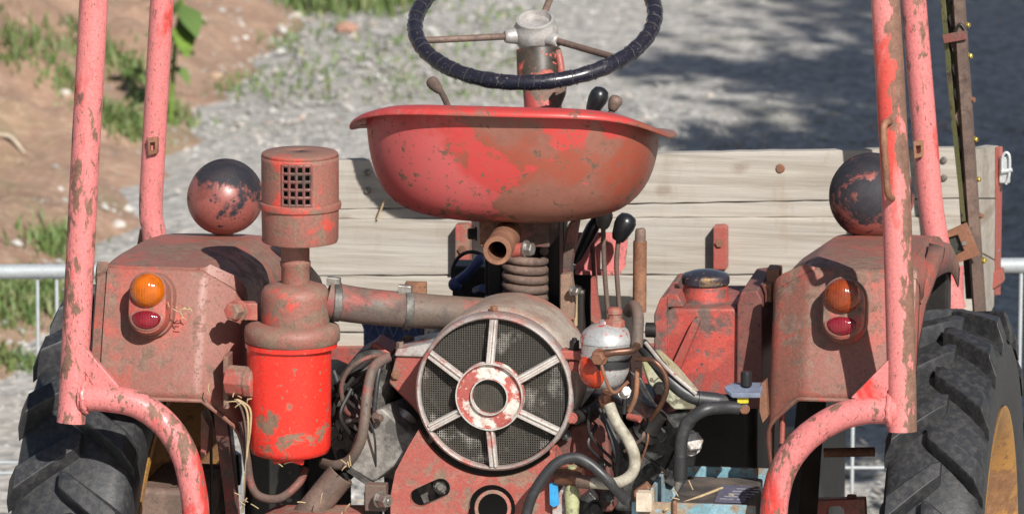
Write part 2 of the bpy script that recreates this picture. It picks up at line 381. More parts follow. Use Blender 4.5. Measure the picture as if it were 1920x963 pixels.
def hexbolt(name, c, axis, r, h, mat, parent, stud=0):
    m = MB(); c = Vector(c); d = Vector(axis).normalized()
    m.lathe(c-d*.001, d, [(r*1.25, 0), (r*1.25, r*.25)], 16)
    m.loft([disc(c+d*r*.2, r, d, 6), disc(c+d*h*.9, r, d, 6), disc(c+d*h, r*.85, d, 6)])
    if stud: m.lathe(c+d*h*.9, d, [(r*.5, 0), (r*.5, stud), (r*.4, stud+.001)], 10)
    return m.build(name, mat, parent, angle=30)
def vlathe(cx, Y, prof, n=40, cap0=True, cap1=True):
    """turned about a vertical axis; profile in photo pixels (radius, row)"""
    s = S(Y); o = P(cx, prof[0][1], Y); o0 = Vector((o.x, Y, 0))
    return MB().lathe(o0, (0,0,1), [(r*s, P(cx, py, Y).z) for r, py in prof], n, cap0, cap1)
BACK = Vector((0,-1,0))

# ------------------------------------------------------------------ ground and bank
def ground():
    nx = 90
    xs = np.concatenate([[-300,-80,-30], np.linspace(-12, 12, 81), [30,80,300]]); ys = np.concatenate([[-300,-80,-25], np.linspace(-14, 26, 121), [40,90,300]])
    m = MB(); n = len(xs)
    for y in ys:
        for x in xs:
            z = .012*math.sin(x*1.7+.6*y)*math.sin(y*1.1-.4*x) if abs(x) < 12 and -13 < y < 25 else 0
            z *= min(1, max(0, (y-1.5)/2))
            m.v.append((x, y, z))
    for j in range(len(ys)-1):
        for i in range(n-1): m.f.append((j*n+i, j*n+i+1, (j+1)*n+i+1, (j+1)*n+i))
    return tag(m.build('ground', 'gravel'), kind='structure')
ground()
# foot of the earth bank, seen on the ground (photo rows)
foot = [G(q, r) for q, r in ((-150, 900), (60, 640), (150, 520), (250, 430), (330, 330), (400, 210), (480, 110), (560, 30), (650, -60), (760, -170))]
def foot_x(y):
    for a, b in zip(foot, foot[1:]):
        if a.y <= y <= b.y: return a.x+(b.x-a.x)*(y-a.y)/(b.y-a.y)
    return foot[0].x-.5*(foot[0].y-y) if y < foot[0].y else foot[-1].x+.25*(y-foot[-1].y)
def hsh(x, y, f): return math.sin(x*f*1.3+1.7*math.sin(y*f*.9))*math.cos(y*f*1.1+1.3*math.sin(x*f*.7))
def bank_z(x, y):
    d = foot_x(y)-x+.07*hsh(x, y, 5)
    z = -.008+.36*max(0, d)**1.1 if d > 0 else -.008+.2*d
    z = min(z, 1.9+.1*math.sin(x)) + (.035*hsh(x, y, 7)+.02*hsh(x+3, y, 17)+.008*hsh(x, y+5, 41))*min(1, max(0, d*2.5))
    return z
def bank():
    m = MB(); ys = np.linspace(3.2, 22, 260); N = 130
    for y in ys:
        fx = foot_x(y)+.25
        for i in range(N):
            u = i/(N-1); x = fx-(.9*u+9*u**3)
            m.v.append((x, y, bank_z(x, y)))
    for j in range(len(ys)-1):
        for i in range(N-1): m.f.append((j*N+i, j*N+i+1, (j+1)*N+i+1, (j+1)*N+i))
    return tag(m.build('bank', 'dirt'), kind='structure')
bank()

def rocks(name, pts, sizes, mat):
    """many small broken stones in one mesh"""
    n = len(pts)
    base = np.array([[1,0,0],[-1,0,0],[0,1,0],[0,-1,0],[0,0,1],[0,0,-1]], float)
    F = np.array([[0,2,4],[2,1,4],[1,3,4],[3,0,4],[2,0,5],[1,2,5],[3,1,5],[0,3,5]])
    V = base[None]*rng.uniform(.6, 1.25, (n,6,1))*sizes[:,None,None]
    V[:,:,2] *= .65
    a = rng.uniform(0, 6.28, n); c, s = np.cos(a), np.sin(a)
    X = V[:,:,0]*c[:,None]-V[:,:,1]*s[:,None]; Yv = V[:,:,0]*s[:,None]+V[:,:,1]*c[:,None]
    t = rng.normal(0, .5, n); Z = V[:,:,2]*np.cos(t)[:,None]+X*np.sin(t)[:,None]
    V = np.stack([X, Yv, Z], -1)+np.array(pts)[:,None,:]
    me = bpy.data.meshes.new(name); me.from_pydata(V.reshape(-1,3).tolist(), [], (F[None]+6*np.arange(n)[:,None,None]).reshape(-1,3).tolist()); me.update()
    o = bpy.data.objects.new(name, me); col.objects.link(o); me.materials.append(M[mat]); return o
N = 68000
xy = np.stack([rng.uniform(-3.6, 3.4, N), rng.uniform(1.2, 14.5, N)], 1)
pts = []
for x, y in xy:
    fx = foot_x(y); d = fx-x
    if d > .03 and random.random() > max(.02, .45-1.2*d): continue
    pts.append((x, y, (bank_z(x, y) if d > 0 else 0)+.001))
sz = np.clip(rng.lognormal(-4.88, .48, len(pts)), .004, .024)
tag(rocks('gravel', pts, sz, 'stones'), 'loose grey and pale gravel stones spread over the yard', 'gravel', kind='stuff')

def blades(name, spots, mat, h0=.03, h1=.09, wd=.0038, spread=.04):
    V = []; F = []
    for (x, y, z, n, hs) in spots:
        for _ in range(n):
            bx = x+random.gauss(0, spread); by = y+random.gauss(0, spread); bz = z if z is not None else bank_z(bx, by)
            h = random.uniform(h0, h1)*hs; a = random.uniform(0, 6.28); l = random.uniform(.2, .9)*h
            dx, dy = math.cos(a), math.sin(a); q = Vector((bx, by, bz-.004)); s = Vector((-dy, dx, 0))*wd*random.uniform(.6, 1.4)
            k = len(V); V += [q-s, q+s, q+s*.8+Vector((dx*l*.35, dy*l*.35, h*.65)), q-s*.8+Vector((dx*l*.35, dy*l*.35, h*.65)), q+Vector((dx*l, dy*l, h))]
            F += [(k, k+1, k+2, k+3), (k+3, k+2, k+4)]
    me = bpy.data.meshes.new(name); me.from_pydata([tuple(v) for v in V], [], F); me.update()
    o = bpy.data.objects.new(name, me); col.objects.link(o); me.materials.append(M[mat]); return o
def onbank(px, py):
    """first hit of a pixel's ray with the bank or the ground"""
    d = ray(px, py); t = (3.3-CAM.y)/d.y
    for _ in range(1500):
        q = CAM+d*t
        if q.z <= max(0, bank_z(q.x, q.y) if q.x < foot_x(q.y)+.2 else 0): break
        t += .012
    return q
gs = []
for (ax, ay, bx, by, wdt, cnt) in ((40, 60, 130, 180, 30, 16), (130, 80, 250, 130, 20, 20), (205, 215, 250, 245, 18, 46), (235, 130, 325, 225, 22, 24), (20, 95, 70, 120, 24, 8), (90, 470, 130, 455, 14, 18), (30, 570, 105, 545, 30, 34), (60, 560, 20, 610, 24, 22), (0, 670, 30, 690, 14, 12)):
    for _ in range(cnt):
        u = random.random(); q = onbank(ax+(bx-ax)*u+random.gauss(0, wdt*.6), ay+(by-ay)*u+random.gauss(0, wdt*.35))
        gs.append((q.x, q.y, None if q.x < foot_x(q.y) else 0, 16, random.uniform(.3, .75)))
for _ in range(150):
    q = G(random.gauss(620, 60), random.gauss(4, 10)); gs.append((q.x, q.y, 0, 20, random.uniform(.5, 1)))
for _ in range(240):
    q = G(random.uniform(380, 1000), random.uniform(-10, 190)); gs.append((q.x, q.y, 0, 5, random.uniform(.2, .5)))
tag(blades('grass', gs, 'grass'), 'patchy short green grass on the earth bank and gravel edge', 'grass', kind='stuff')

# a few single stones and a twig that stand out
def stone(px, py, r, colr, label, sq=(1.3,.9,.6)):
    q = onbank(px, py); m = MB(); m.sphere((0,0,0), 1, 10, 7, sq)
    rr = random.Random(px); m.v = [tuple(c*(1+rr.uniform(-.13, .13)) for c in v) for v in m.v]
    o = m.build('stone', plain('stone_'+str(px), colr, .8, 0, .3, 30), smooth=False); o.location = q+Vector((0,0,r*.25)); o.scale = (r, r, r); o.rotation_euler[2] = px
    tag(o, label, 'stone', 'single stones lying about')
stone(650, 58, .030, (.46,.26,.19), 'reddish brick chunk on gravel just below the far grass strip')
stone(555, 33, .020, (.60,.54,.44), 'pale stone beside the far grass strip')
stone(222, 425, .020, (.66,.60,.54), 'whitish stone on gravel just left of the left fender top')
stone(460, 73, .010, (.8,.78,.74), 'small white pebble high on the earth near the stem')
stone(122, 177, .016, (.70,.64,.56), 'pale stone among grass left of the rear left post')
stone(405, 145, .018, (.50,.36,.25), 'flat brown stone on the bank edge')
tw = MB().tube([onbank(-8, 262)+Vector((0,0,.012)), onbank(20, 272)+Vector((0,0,.02)), onbank(46, 296)+Vector((0,0,.012))], [.007,.006,.003], 7).build('twig', plain('dry_pale_twig', (.60,.50,.38), .8)); tag(tw, 'pale dry twig lying on the bare earth bank at far left', 'twig')
# green weed behind the rear left frame
weed = empty('weed'); tag(weed, 'tall green weed with thick stem growing behind the left frame posts', 'weed')
wb = onbank(318, 235); wt = wb+Vector((.05,-.02,.40))
MB().tube([wb-Vector((0,0,.02)), wb.lerp(wt, .5)+Vector((-.008,0,0)), wt], [.008,.007,.005], 9).build('stem', 'weed', weed)
for i in range(17):
    u = random.uniform(.35, 1.1); b = wb.lerp(wt, u); a = random.uniform(0, 6.28); l = random.uniform(.06, .13)
    d = Vector((math.cos(a)*.9, math.sin(a)*.5, random.uniform(-.5, .3))).normalized(); sdv = d.cross(Vector((0,0,1))).normalized()*l*.28
    MB().add([b, b+d*l*.4+sdv, b+d*l*.75+sdv*.7-Vector((0,0,.01)), b+d*l-Vector((0,0,.03)), b+d*l*.75-sdv*.7-Vector((0,0,.01)), b+d*l*.4-sdv], [(0,1,2,3), (0,3,4,5)]).build('leaf', 'weed' if i % 3 else 'grass', weed)

# trees standing right of the picture, whose shade lies over the gravel
sh = Vector((-sdir.x, -sdir.y, 0))/sdir.z      # ground shift of a shadow per metre of height
def tree(label, seed, base, clumps):
    """clumps: (photo column and row of the clump's shade on the ground, height, radius, leaves)"""
    rr = random.Random(seed); bx, by = base; t = empty('tree', None, (bx, by, 0)); tag(t, label, 'tree', 'trees right of the yard')
    cl = []
    for px, py, h, rad, n in clumps:
        g = G(px, py); cl.append((Vector((g.x-sh.x*h-bx, g.y-sh.y*h-by, h)), rad, n))
    H = max(c[0].z for c in cl)*.8
    tr = MB(); tr.tube([(0,0,-.1), (.06,-.04,H*.4), (-.05,.08,H)], [.16, .12, .03], 10)
    for e, rad, n in cl: tr.tube([(.05,0,e.z*.45), Vector((e.x*.45, e.y*.45, e.z*.72)), e], [.05,.035,.012], 6, 4)
    tr.build('trunk', 'bark', t)
    V = []; F = []
    for e, rad, n in cl:
        for _ in range(n):
            q = e+Vector((rr.gauss(0,rad*.55), rr.gauss(0,rad*.55), rr.gauss(0,rad*.45)))
            d = Vector((rr.gauss(0,1), rr.gauss(0,1), rr.gauss(0,.6))).normalized(); s = d.cross(Vector((rr.gauss(0,1), rr.gauss(0,1), rr.gauss(0,1)))).normalized()
            l = rr.uniform(.06, .13); k = len(V); V += [q, q+d*l*.5+s*l*.35, q+d*l, q+d*l*.5-s*l*.35]; F.append((k, k+1, k+2, k+3))
    m = MB(); m.v = [tuple(v) for v in V]; m.f = F; m.build('crown', 'leaf', t, smooth=False)
tree('leafy tree right of the yard whose shade crosses the far gravel', 3, (4.6, 2.2), [(2050,60,3.6,.75,3000),(2250,150,4.0,.8,2400),(2020,190,3.0,.5,1700),(1930,100,3.2,.34,800),(1960,-40,3.4,.5,1200),(1650,155,3.4,.24,330),(1450,145,3.3,.22,280),(1270,130,3.3,.16,120),(1800,150,3.2,.28,480),(1800,20,3.6,.22,240),(1960,230,3.1,.4,900)])
tree('leafy tree right of the yard whose shade lies behind the load box', 4, (4.2, .4), [(2150,330,3.6,.8,3000),(1980,290,3.0,.40,1200),(1700,266,3.0,.24,340),(1480,275,3.0,.20,220),(1330,270,3.0,.14,100),(2050,450,3.0,.6,2200),(1880,340,3.2,.35,800)])
tree('low leafy tree right of the yard shading the ground by the right wheel', 5, (3.9, -1.4), [(2000,600,2.8,.55,2000),(2250,560,3.2,.7,1300),(1750,620,2.5,.4,500),(1950,780,2.4,.5,900),(1600,800,2.2,.35,400),(1900,500,2.8,.4,1200)])

# ================================================================== TRACTOR
T = empty('tractor'); tag(T, 'old faded red tool-carrier tractor seen from behind, engine and pan seat exposed', 'tractor')

# ---- wheels ------------------------------------------------------
AX_Y, RT = .40, .515
def wheel(xc, wd, flip):
    w = empty('wheel', T, (xc, AX_Y, RT)); h = wd/2
    if flip: w['label'] = 'right rear wheel with chunky tread and ochre rim'
    prof = [(.335,-h*.62),(.345,-h*.76),(.375,-h*.90),(.42,-h*.95),(.455,-h*.95),(.474,-h*.86),(.482,-h*.6),(.486,-h*.3),(.487,0),(.486,h*.3),(.482,h*.6),(.474,h*.86),(.455,h*.95),(.42,h*.95),(.375,h*.90),(.345,h*.76),(.335,h*.62),(.33,h*.4),(.33,-h*.4),(.335,-h*.62)]
    MB().lathe((0,0,0), (1,0,0), prof, 96, False, False).build('tyre', 'rubber', w, angle=50)
    rim = [(.10,-.02),(.20,-.02),(.26,-.045),(.31,-.05),(.325,-h*.55),(.352,-h*.74),(.356,-h*.70),(.336,-h*.5),(.325,-h*.3),(.325,h*.3),(.336,h*.5),(.362,h*.80),(.366,h*.90),(.352,h*.90),(.338,h*.72),(.325,h*.45),(.30,.0),(.26,-.03),(.10,-.005)]
    MB().lathe((0,0,0), (1,0,0), rim, 64).build('rim', 'gold', w, angle=50)
    hub = MB().lathe((0,0,0), (1,0,0), [(.09,-.07),(.09,.03),(.06,.05)], 24); hub.build('hub', 'rust', w)
    lugs = {}
    for sgn in (-1, 1):
        m = MB(); L = []
        for i in range(9):
            u = i/8; x = sgn*(-.012+u*(h*1.0+.010))
            ph = -(.016+.155*u**1.05)                            # trailing towards the shoulder
            e = abs(x)/h
            rb = .486-.014*max(0, e-.75)/.25-.012
            rt = RT-.004-.004*e**2-(.026 if i == 8 else 0)-(.004 if i == 0 else 0)
            wb, wt = (.026, .0155) if i else (.022, .012)
            wt *= (1+.25*u); wb *= (1+.2*u)
            def pt(r, da): return Vector((x, -math.cos(da)*r, math.sin(da)*r))
            L.append([pt(rb, ph-wb/.5), pt(rt-.004, ph-wt/.5-.004), pt(rt, ph-wt/.5+.003), pt(rt, ph+wt/.5-.003), pt(rt-.004, ph+wt/.5+.004), pt(rb, ph+wb/.5)])
        m.loft(L)
        o0 = m.build('lug', 'rubber', w, bevel=.0025, angle=30); lugs[sgn] = o0
        cnt = 24
        for k in range(cnt):
            o = o0 if k == 0 else o0.copy()
            if k: col.objects.link(o); o.parent = w
            o.rotation_euler = (-2*math.pi*(k+(.5 if sgn > 0 else 0))/cnt, 0, 0)
    return w
xr0, xr1 = PX(1640, -.03, 960), PX(1838, -.03, 960)
wheel((xr0+xr1)/2, xr1-xr0, True)
xl0, xl1 = PX(2, -.03, 960), PX(236, -.03, 960)
wl = wheel((xl0+xl1)/2, xl1-xl0, False); wl['label'] = 'left rear wheel, black tyre half hidden by frame post'
MB().tube([(xl1-.02, AX_Y, RT), (xr0+.02, AX_Y, RT)], .055, 16).build('rear_axle', 'dark', T)

# ---- fenders -----------------------------------------------------
def fender(x0, x1, side, px, rows):
    """x0 outer edge, x1 inner edge; rows: (Y, photo row) of the middle line from the lower rear edge over the top"""
    cs = [(0.0,-.055),(0.0,-.022),(.004,-.010),(.018,-.006),(.0195,.0),(.05,.001),(.12,.002),(.150,.0),(.158,-.001),(.165,-.006),(.198,-.030),(.206,-.039),(.211,-.052),(.213,-.075),(.213,-.16)]
    W = abs(x1-x0); sg = 1 if x1 > x0 else -1
    mid = smooth_path([Vector((0, Y, PZ(py, Y, px))) for Y, py in rows], 3)
    L = []
    for i, q in enumerate(mid):
        t = (mid[min(i+1, len(mid)-1)]-mid[max(i-1, 0)]).normalized(); nrm = Vector((0, -t.z, t.y))
        row = []
        for a, n in cs:
            nn = n
            if i == 0 and a > .19: nn = n
            base = Vector((x0+sg*a/.213*W, q.y, q.z)); dirc = Vector((0, AX_Y-q.y, RT-q.z)).normalized()
            base = base+nrm*max(nn, -.008)+dirc*max(0, -.008-nn)
            row.append(base - (Vector((0,0,.022*max(0,(a-.165)/.05))) if i == 0 else Vector((0,0,0))))
        L.append(row)
    f = MB().loft(L, False, False, False).build('fender', 'fender', T, solid=.0025, angle=50)
    # rolled wire bead along the lower rear edge and the outer edge
    MB().tube([v+Vector((0,-.001,0)) for v in L[0][2:]], .0032, 8, 1).build('edge_bead', 'dustred', f)
    return f, L
FL, LL = fender(PX(166, .07), PX(446, .07), -1, 300, [(.045,748),(.055,700),(.075,625),(.094,560),(.107,520),(.110,509),(.117,503),(.129,499),(.26,470),(.40,449),(.55,438),(.68,440),(.80,470)])
FRt, LR = fender(PX(1716, .07), PX(1438, .07), 1, 1590, [(.045,750),(.055,705),(.075,640),(.096,566),(.108,524),(.112,512),(.119,506),(.131,502),(.26,472),(.40,449),(.55,439),(.68,442),(.80,472)])
FL['label'] = 'left fender, dusty brown-red'; FRt['label'] = 'right fender crossed by the post shadow'
# outer skirt of the right fender, flared round the tyre
sk = [(1700,742,.06),(1712,700,.08),(1722,640,.12),(1735,570,.18),(1768,478,.30),(1770,462,.40)]
MB().loft([[P(a-28, b-6, Y-.01), P(a-10, b-3, Y-.004), P(a, b, Y+.015), P(a+2, b+4, Y+.06)] for a, b, Y in sk], False, False, False).build('fender_skirt', 'fender', T, solid=.002)

# ---- tail lights -------------------------------------------------
def tail_light(cx, top, bot, wpx, Y, amber, red, lab):
    s = S(Y); fw = Vector((0,-1,.22)).normalized(); up = Vector((0,.22,1)).normalized(); X = Vector((1,0,0))
    c = P(cx, (top+bot)/2, Y); hw = wpx/2*s; hh = (bot-top)/2*s-hw
    def stad(k, d, dz=0, n=12):
        out = []
        for j in range(n+1):
            a = math.pi*j/n; out.append(c+X*math.cos(a)*hw*k+up*(hh+math.sin(a)*hw*k)+fw*d)
        for j in range(n+1):
            a = math.pi+math.pi*j/n; out.append(c+X*math.cos(a)*hw*k+up*(-hh+math.sin(a)*hw*k)+fw*d)
        return out
    g = MB().loft([stad(1.13,-.012), stad(1.13,.004), stad(1.08,.008)]).build('tail_light', 'dustred', T, angle=40)
    g['label'] = lab
    MB().loft([stad(1.0,.0), stad(1.0,.020), stad(.97,.028), stad(.90,.034), stad(.5,.037)]).build('housing', 'fender', g, angle=50)
    ca = c+up*(27*s)+fw*.030; r = hw*.86
    MB().lathe(ca, fw, [(r*1.06,-.004),(r*1.06,.004),(r,.006)], 32).build('lens_bezel', 'dustred', g)
    MB().lathe(ca, fw, [(r,.004),(r*.97,.010),(r*.86,.016),(r*.66,.021),(r*.4,.024),(r*.12,.025)], 32).build('turn_lens', amber, g, angle=80)
    cr = c-up*(25*s)+fw*.034; rw, rh = hw*.72, hw*.56
    def oval(k, d): return [cr+X*math.cos(a)*rw*k+up*(math.sin(a)*rh*(k if math.sin(a) < 0 else k*.62))+fw*d for a in [2*math.pi*j/28 for j in range(28)]]
    MB().loft([oval(1.16,-.008), oval(1.16,.002), oval(1.0,.004)]).build('lens_bezel', 'dustred', g)
    MB().loft([oval(1.0,.0), oval(1.0,.004), oval(.8,.008), oval(.4,.010)]).build('tail_lens', red, g, angle=80)
    hexbolt('screw', c-up*(hh+hw*1.02)+fw*.008, fw, .003, .002, 'rust', g)
tail_light(285, 514, 630, 78, .080, 'amber', 'redlens', 'left tail light, orange lens over dark red lens')
tail_light(1584, 526, 640, 78, .080, 'brownlens', 'redlens', 'right tail light half in post shadow')

# ---- headlights seen from behind ---------------------------------
def headlight(cx, cy, rpx, Y, mat, lab):
    r = rpx*S(Y); c = P(cx, cy, Y); prof = []
    for i in range(1, 15):
        a = math.pi/2*i/14; prof.append((r*math.sin(a), -r*math.cos(a)))
    prof += [(r*1.0, .012), (r*1.03, .014), (r*1.03, .026), (r*.98, .030), (r*.90, .030)]
    h = MB().lathe(c, (0,1,0), prof, 48).build('headlight', mat, T, angle=60); h['label'] = lab
    MB().lathe(c+Vector((0,.028,0)), (0,1,0), [(r*.92,0),(r*.8,.012),(r*.4,.020),(r*.05,.022)], 32).build('lens', 'glass', h)
    MB().tube([c-Vector((0,0,r*.9)), c-Vector((0,0,r+.03))], .014, 12).build('stalk', 'rust', h)
headlight(419, 372, 69, .50, 'blackred', 'left headlight bowl, black paint worn to red below')
headlight(1632, 370, 77, .50, 'blackred', 'right headlight bowl with flaking black paint')

# ---- roll bar frame ----------------------------------------------
tr = 27*S(0)
def post(name, pts, Y0, Y1, r, mat, lab, k=6):
    n = len(pts)-1
    o = MB().tube([P(a, b, Y0+(Y1-Y0)*i/n) for i, (a, b) in enumerate(pts)], r, 28, k).build(name, mat, T, angle=50); o['label'] = lab; return o
pl = post('frame_post', [(184,-130),(176,0),(158,330),(140,690),(133,792)], -.04, -.07, tr, 'pink', 'left rear frame post')
pr = post('frame_post', [(1650,-130),(1660,0),(1680,360),(1690,690),(1692,808)], -.04, -.07, tr, 'pink_rusty', 'right rear frame post, rusty along its right edge')
pl2 = post('frame_post', [(312,-130),(304,0),(287,300),(283,400),(291,470),(300,780)], .93, .93, 22.5*S(.93), 'pink', 'left front frame post')
pr2 = post('frame_post', [(1704,-130),(1713,0),(1733,240),(1750,420),(1788,580)], 1.06, 1.06, 23.5*S(1.06), 'pink', 'right front frame post')
def arm(pts, Y, lab):
    o = MB().tube([P(a, b, Y) for a, b in pts], 26*S(0), 26, 8).build('frame_arm', 'pink', T, angle=50); o['label'] = lab; return o
aL = arm([(150,744),(200,746),(258,758),(308,793),(343,845),(360,905),(368,975),(370,1100)], -.07, 'curved left frame arm')
aR = arm([(1684,768),(1620,769),(1563,786),(1510,822),(1474,868),(1456,920),(1450,980),(1449,1100)], -.07, 'curved right frame arm')
def gusset(pts, Y, hole, par):
    MB().prism(poly(pts, Y), (0,.012,0), [poly(h, Y) for h in hole]).build('gusset', 'pink', par, bevel=.0015)
gusset([(158,650),(172,666),(222,724),(218,735),(175,735),(158,690)], -.074, [[(160,700),(163,704),(176,722),(160,722)]], pl)
gusset([(1668,672),(1655,685),(1596,745),(1640,752),(1668,728)], -.074, [[(1663,730),(1648,744),(1663,746)]], pr)
hd = MB().tube([P(1672,228,-.06), P(1659,232,-.105), P(1657,260,-.11), P(1662,330,-.11), P(1666,365,-.105), P(1676,374,-.06)], 6.5*S(0), 12).build('grab_handle', 'rust', pr)
# welded lashing loops on the front posts
for c, par in (((286,276), pl2), ((1722,282), pr2)):
    a_ = c[0]
    Y = (.93 if a_ < 900 else 1.06)-.028; a, b = c
    MB().prism(poly([(a-10,b-16),(a+9,b-18),(a+9,b+12),(a-8,b+16)], Y), (0,.012,0), [poly([(a-5,b-8),(a+4,b-9),(a+4,b+4),(a-4,b+8)], Y)]).build('lashing_loop', 'rust', par, bevel=.001)
MB().prism(poly([(262,430),(275,425),(300,470),(255,470)], .95), (0,.01,0)).build('post_foot', 'rust', pl2)

# ---- brown strap and inner frame at left -------------------------
MB().loft([[P(a-13, b, .10), P(a+10, b, .09), P(a+14, b, .10), P(a-9, b, .115)] for a, b in ((412,740),(416,800),(424,860),(432,920),(440,1000))]).build('fender_strut', 'darkred', T, angle=30)
MB().prism(poly([(377,772),(392,800),(388,850),(376,860)], .14), (0,.03,0)).build('fender_bracket', 'fender', T)
MB().tube([P(455,790,.02), P(462,850,.02), P(470,905,.02), P(488,930,.02), P(525,933,.03), P(560,905,.05), P(572,880,.08)], 8*S(0), 10).build('drain_hose', 'darkred', T)
for dx in (0, 9, 16):
    MB().tube([P(440+dx*.4,748,.0), P(452+dx,765,-.005), P(460+dx*.6,800,.0), P(462,860,.01), P(455,960,.02)], 2.2*S(0), 6).build('wire', 'straw' if dx else 'brown', T)
# pivot boss on the left fender's inner edge
bs = MB().lathe(P(430, 712, .03), (1,-.25,0), [(30*S(0),0),(30*S(0),.030),(33*S(0),.032),(33*S(0),.044),(27*S(0),.046)], 8).build('pivot_boss', 'plate', T, bevel=.002); bs['label'] = 'pink six-sided boss on the left fender'
MB().box(P(428,712,.05), (.004,.02,.040)).build('boss_flange', 'dustred', bs, bevel=.0015)
hexbolt('bolt', P(446,582,.04), (-.4,-1,.1), 17*S(0), .02, 'plate', T)
MB().box(P(466,582,.05), (.016,.01,.013)).build('cleaner_bracket', 'plate', T, bevel=.002)

# ---- air cleaner -------------------------------------------------
YA = .045; AC = empty('air_cleaner', T)
sA = S(YA); cxa = 563; rc = 73*sA; oc = P(cxa, 400, YA)
zt, zw1, zw0, zb = PZ(292, YA, cxa), PZ(300, YA, cxa), PZ(374, YA, cxa), PZ(380, YA, cxa)
n = 72; caz = math.atan2(CAM.y-oc.y, CAM.x-oc.x); waz = caz-R(5.5)
ang = lambda j: waz+R(22)*((j-6)/6.0) if j <= 12 else waz+R(22)+(2*math.pi-R(44))*(j-12)/(n-12)
cap = MB(); rowz = [zt, zw1, zw0, zb]
for z in rowz: cap.v += [(oc.x+rc*math.cos(ang(j)), oc.y+rc*math.sin(ang(j)), z) for j in range(n)]
for k in range(3):
    for j in range(n):
        if k == 1 and j < 12: continue
        cap.f.append((k*n+j, k*n+(j+1) % n, (k+1)*n+(j+1) % n, (k+1)*n+j))
cap.lathe((oc.x, oc.y, 0), (0,0,1), [(rc, zt), (rc*.985, PZ(287,YA,cxa)), (rc*.93, PZ(284.5,YA,cxa)), (rc*.5, PZ(282.5,YA,cxa)), (.001, PZ(282,YA,cxa))], n, False, False)
cp = cap.build('cap', 'dustred', AC, solid=.002, angle=40)
cp['label'] = 'rusty pre-cleaner cap with grille'
MB().lathe((oc.x, oc.y, 0), (0,0,1), [(rc*.80, zb), (rc*.80, zt)], 40).build('inner_drum', 'dark', AC)
for j in range(0, 5):                                    # grille bars
    a = waz+R(22)*(j-2)/2.0
    MB().tube([(oc.x+rc*.985*math.cos(a), oc.y+rc*.985*math.sin(a), zw0-.002), (oc.x+rc*.985*math.cos(a), oc.y+rc*.985*math.sin(a), zw1+.002)], .0024, 6).build('grille_bar', 'darkred', cp)
for j in range(6):
    z = zw0+(zw1-zw0)*j/5
    MB().tube([(oc.x+rc*.98*math.cos(waz+R(4.4)*q), oc.y+rc*.98*math.sin(waz+R(4.4)*q), z) for q in range(-5, 6)], .0026, 6, 1).build('grille_bar', 'darkred', cp)
vlathe(cxa, YA, [(70,448),(70,452),(72,446),(73,392),(77,389),(78,384),(77,378),(73,376),(70,380)], 64, False, False).build('cap_skirt', 'dustred', AC, angle=40)
vlathe(cxa-2, YA, [(20,452),(70,451),(71,447)], 48).build('cap_floor', 'dustred', AC)
vlathe(554, YA, [(27,536),(27,500),(29,497),(29,490),(27,488),(27,462),(30,455),(30,448)], 36).build('neck', 'dustred', AC, angle=40)
vlathe(554, YA, [(64,618),(65,556),(64,546),(58,537),(40,531),(27,529)], 56).build('upper_body', 'dustred', AC, angle=40)
vlathe(548, YA, [(86,640),(90,636),(91,622),(89,612),(80,606),(64,602)], 64).build('collar', 'dustred', AC, angle=45)
vlathe(546, YA, [(87,648),(87,640)], 64).build('bowl_lip', 'red', AC)
vlathe(543, YA, [(40,852),(62,850),(74,845),(78,835),(79,800),(80,660),(80,649)], 64).build('bowl', 'red', AC, angle=60)['label'] = 'bright red oil bowl'
MB().tube([P(515,864,YA-.03), P(540,860,YA-.04), P(568,866,YA-.03)], 6*sA, 8).build('bowl_clip', 'red', AC)
MB().prism(poly([(497,708),(507,700),(511,725),(507,745),(511,752),(498,755),(495,735)], YA-67*sA), (0,.006,0)).build('bowl_patch', 'brown', AC)

# ---- intake hose -------------------------------------------------
ih = MB().tube([P(612,560,.06), P(640,567,.065), P(700,575,.08), P(800,583,.11), P(880,588,.15), P(960,592,.22)], [36*S(.06),35*S(.06),34*S(.06),33*S(.06),32*S(.06),32*S(.06)], 28).build('intake_hose', 'dusthose', T)
for cx, cy, Y in ((630,565,.063),(764,580,.10)):
    c = P(cx, cy, Y); ax = Vector((1,.32,-.085))
    MB().lathe(c-ax.normalized()*.006, ax, [(37*S(Y),0),(38*S(Y),.001),(38*S(Y),.011),(37*S(Y),.012)], 32).build('clamp', 'cast', ih)
    MB().box(P(cx-4, cy-38, Y-.005), (.010,.006,.006), (1,.3,-.1)).build('clamp_screw', 'steel', ih, bevel=.001)
MB().box(P(780,539,.24), (.016,.006,.009)).build('hose_bracket', 'rust', T, bevel=.001)

# ---- fan guard ---------------------------------------------------
YF = 0.0; sF = S(YF); fc = P(926, 736, YF); FG = empty('fan_guard', T)
def ringpt(a, r, dy=0): return fc+Vector((math.cos(a)*r*sF, dy, math.sin(a)*r*sF))
MB().lathe(fc, (0,1,0), [(141*sF,.002),(142*sF,-.003),(145*sF,-.005),(149*sF,-.002),(150*sF,.006),(150*sF,.030),(146*sF,.034),(141*sF,.030),(141*sF,.002)], 96, False, False).build('guard_ring', 'guard', FG, angle=45)
hubc = fc+Vector((-6*sF, -.006, -4*sF))
MB().lathe(hubc, (0,1,0), [(33*sF,.006),(33*sF,-.004),(36*sF,-.008),(38*sF,-.005),(58*sF,-.004),(61*sF,-.009),(64*sF,-.006),(65*sF,.008),(33*sF,.008)], 72, False, False).build('hub_ring', worn('flaking_hub_paint', (.36,.085,.07), (.42,.10,.08), (.50,.46,.40), .512, .6, 30, 9, .5, 0, rust2=(.62,.58,.52), dirt=.1), FG, angle=40)
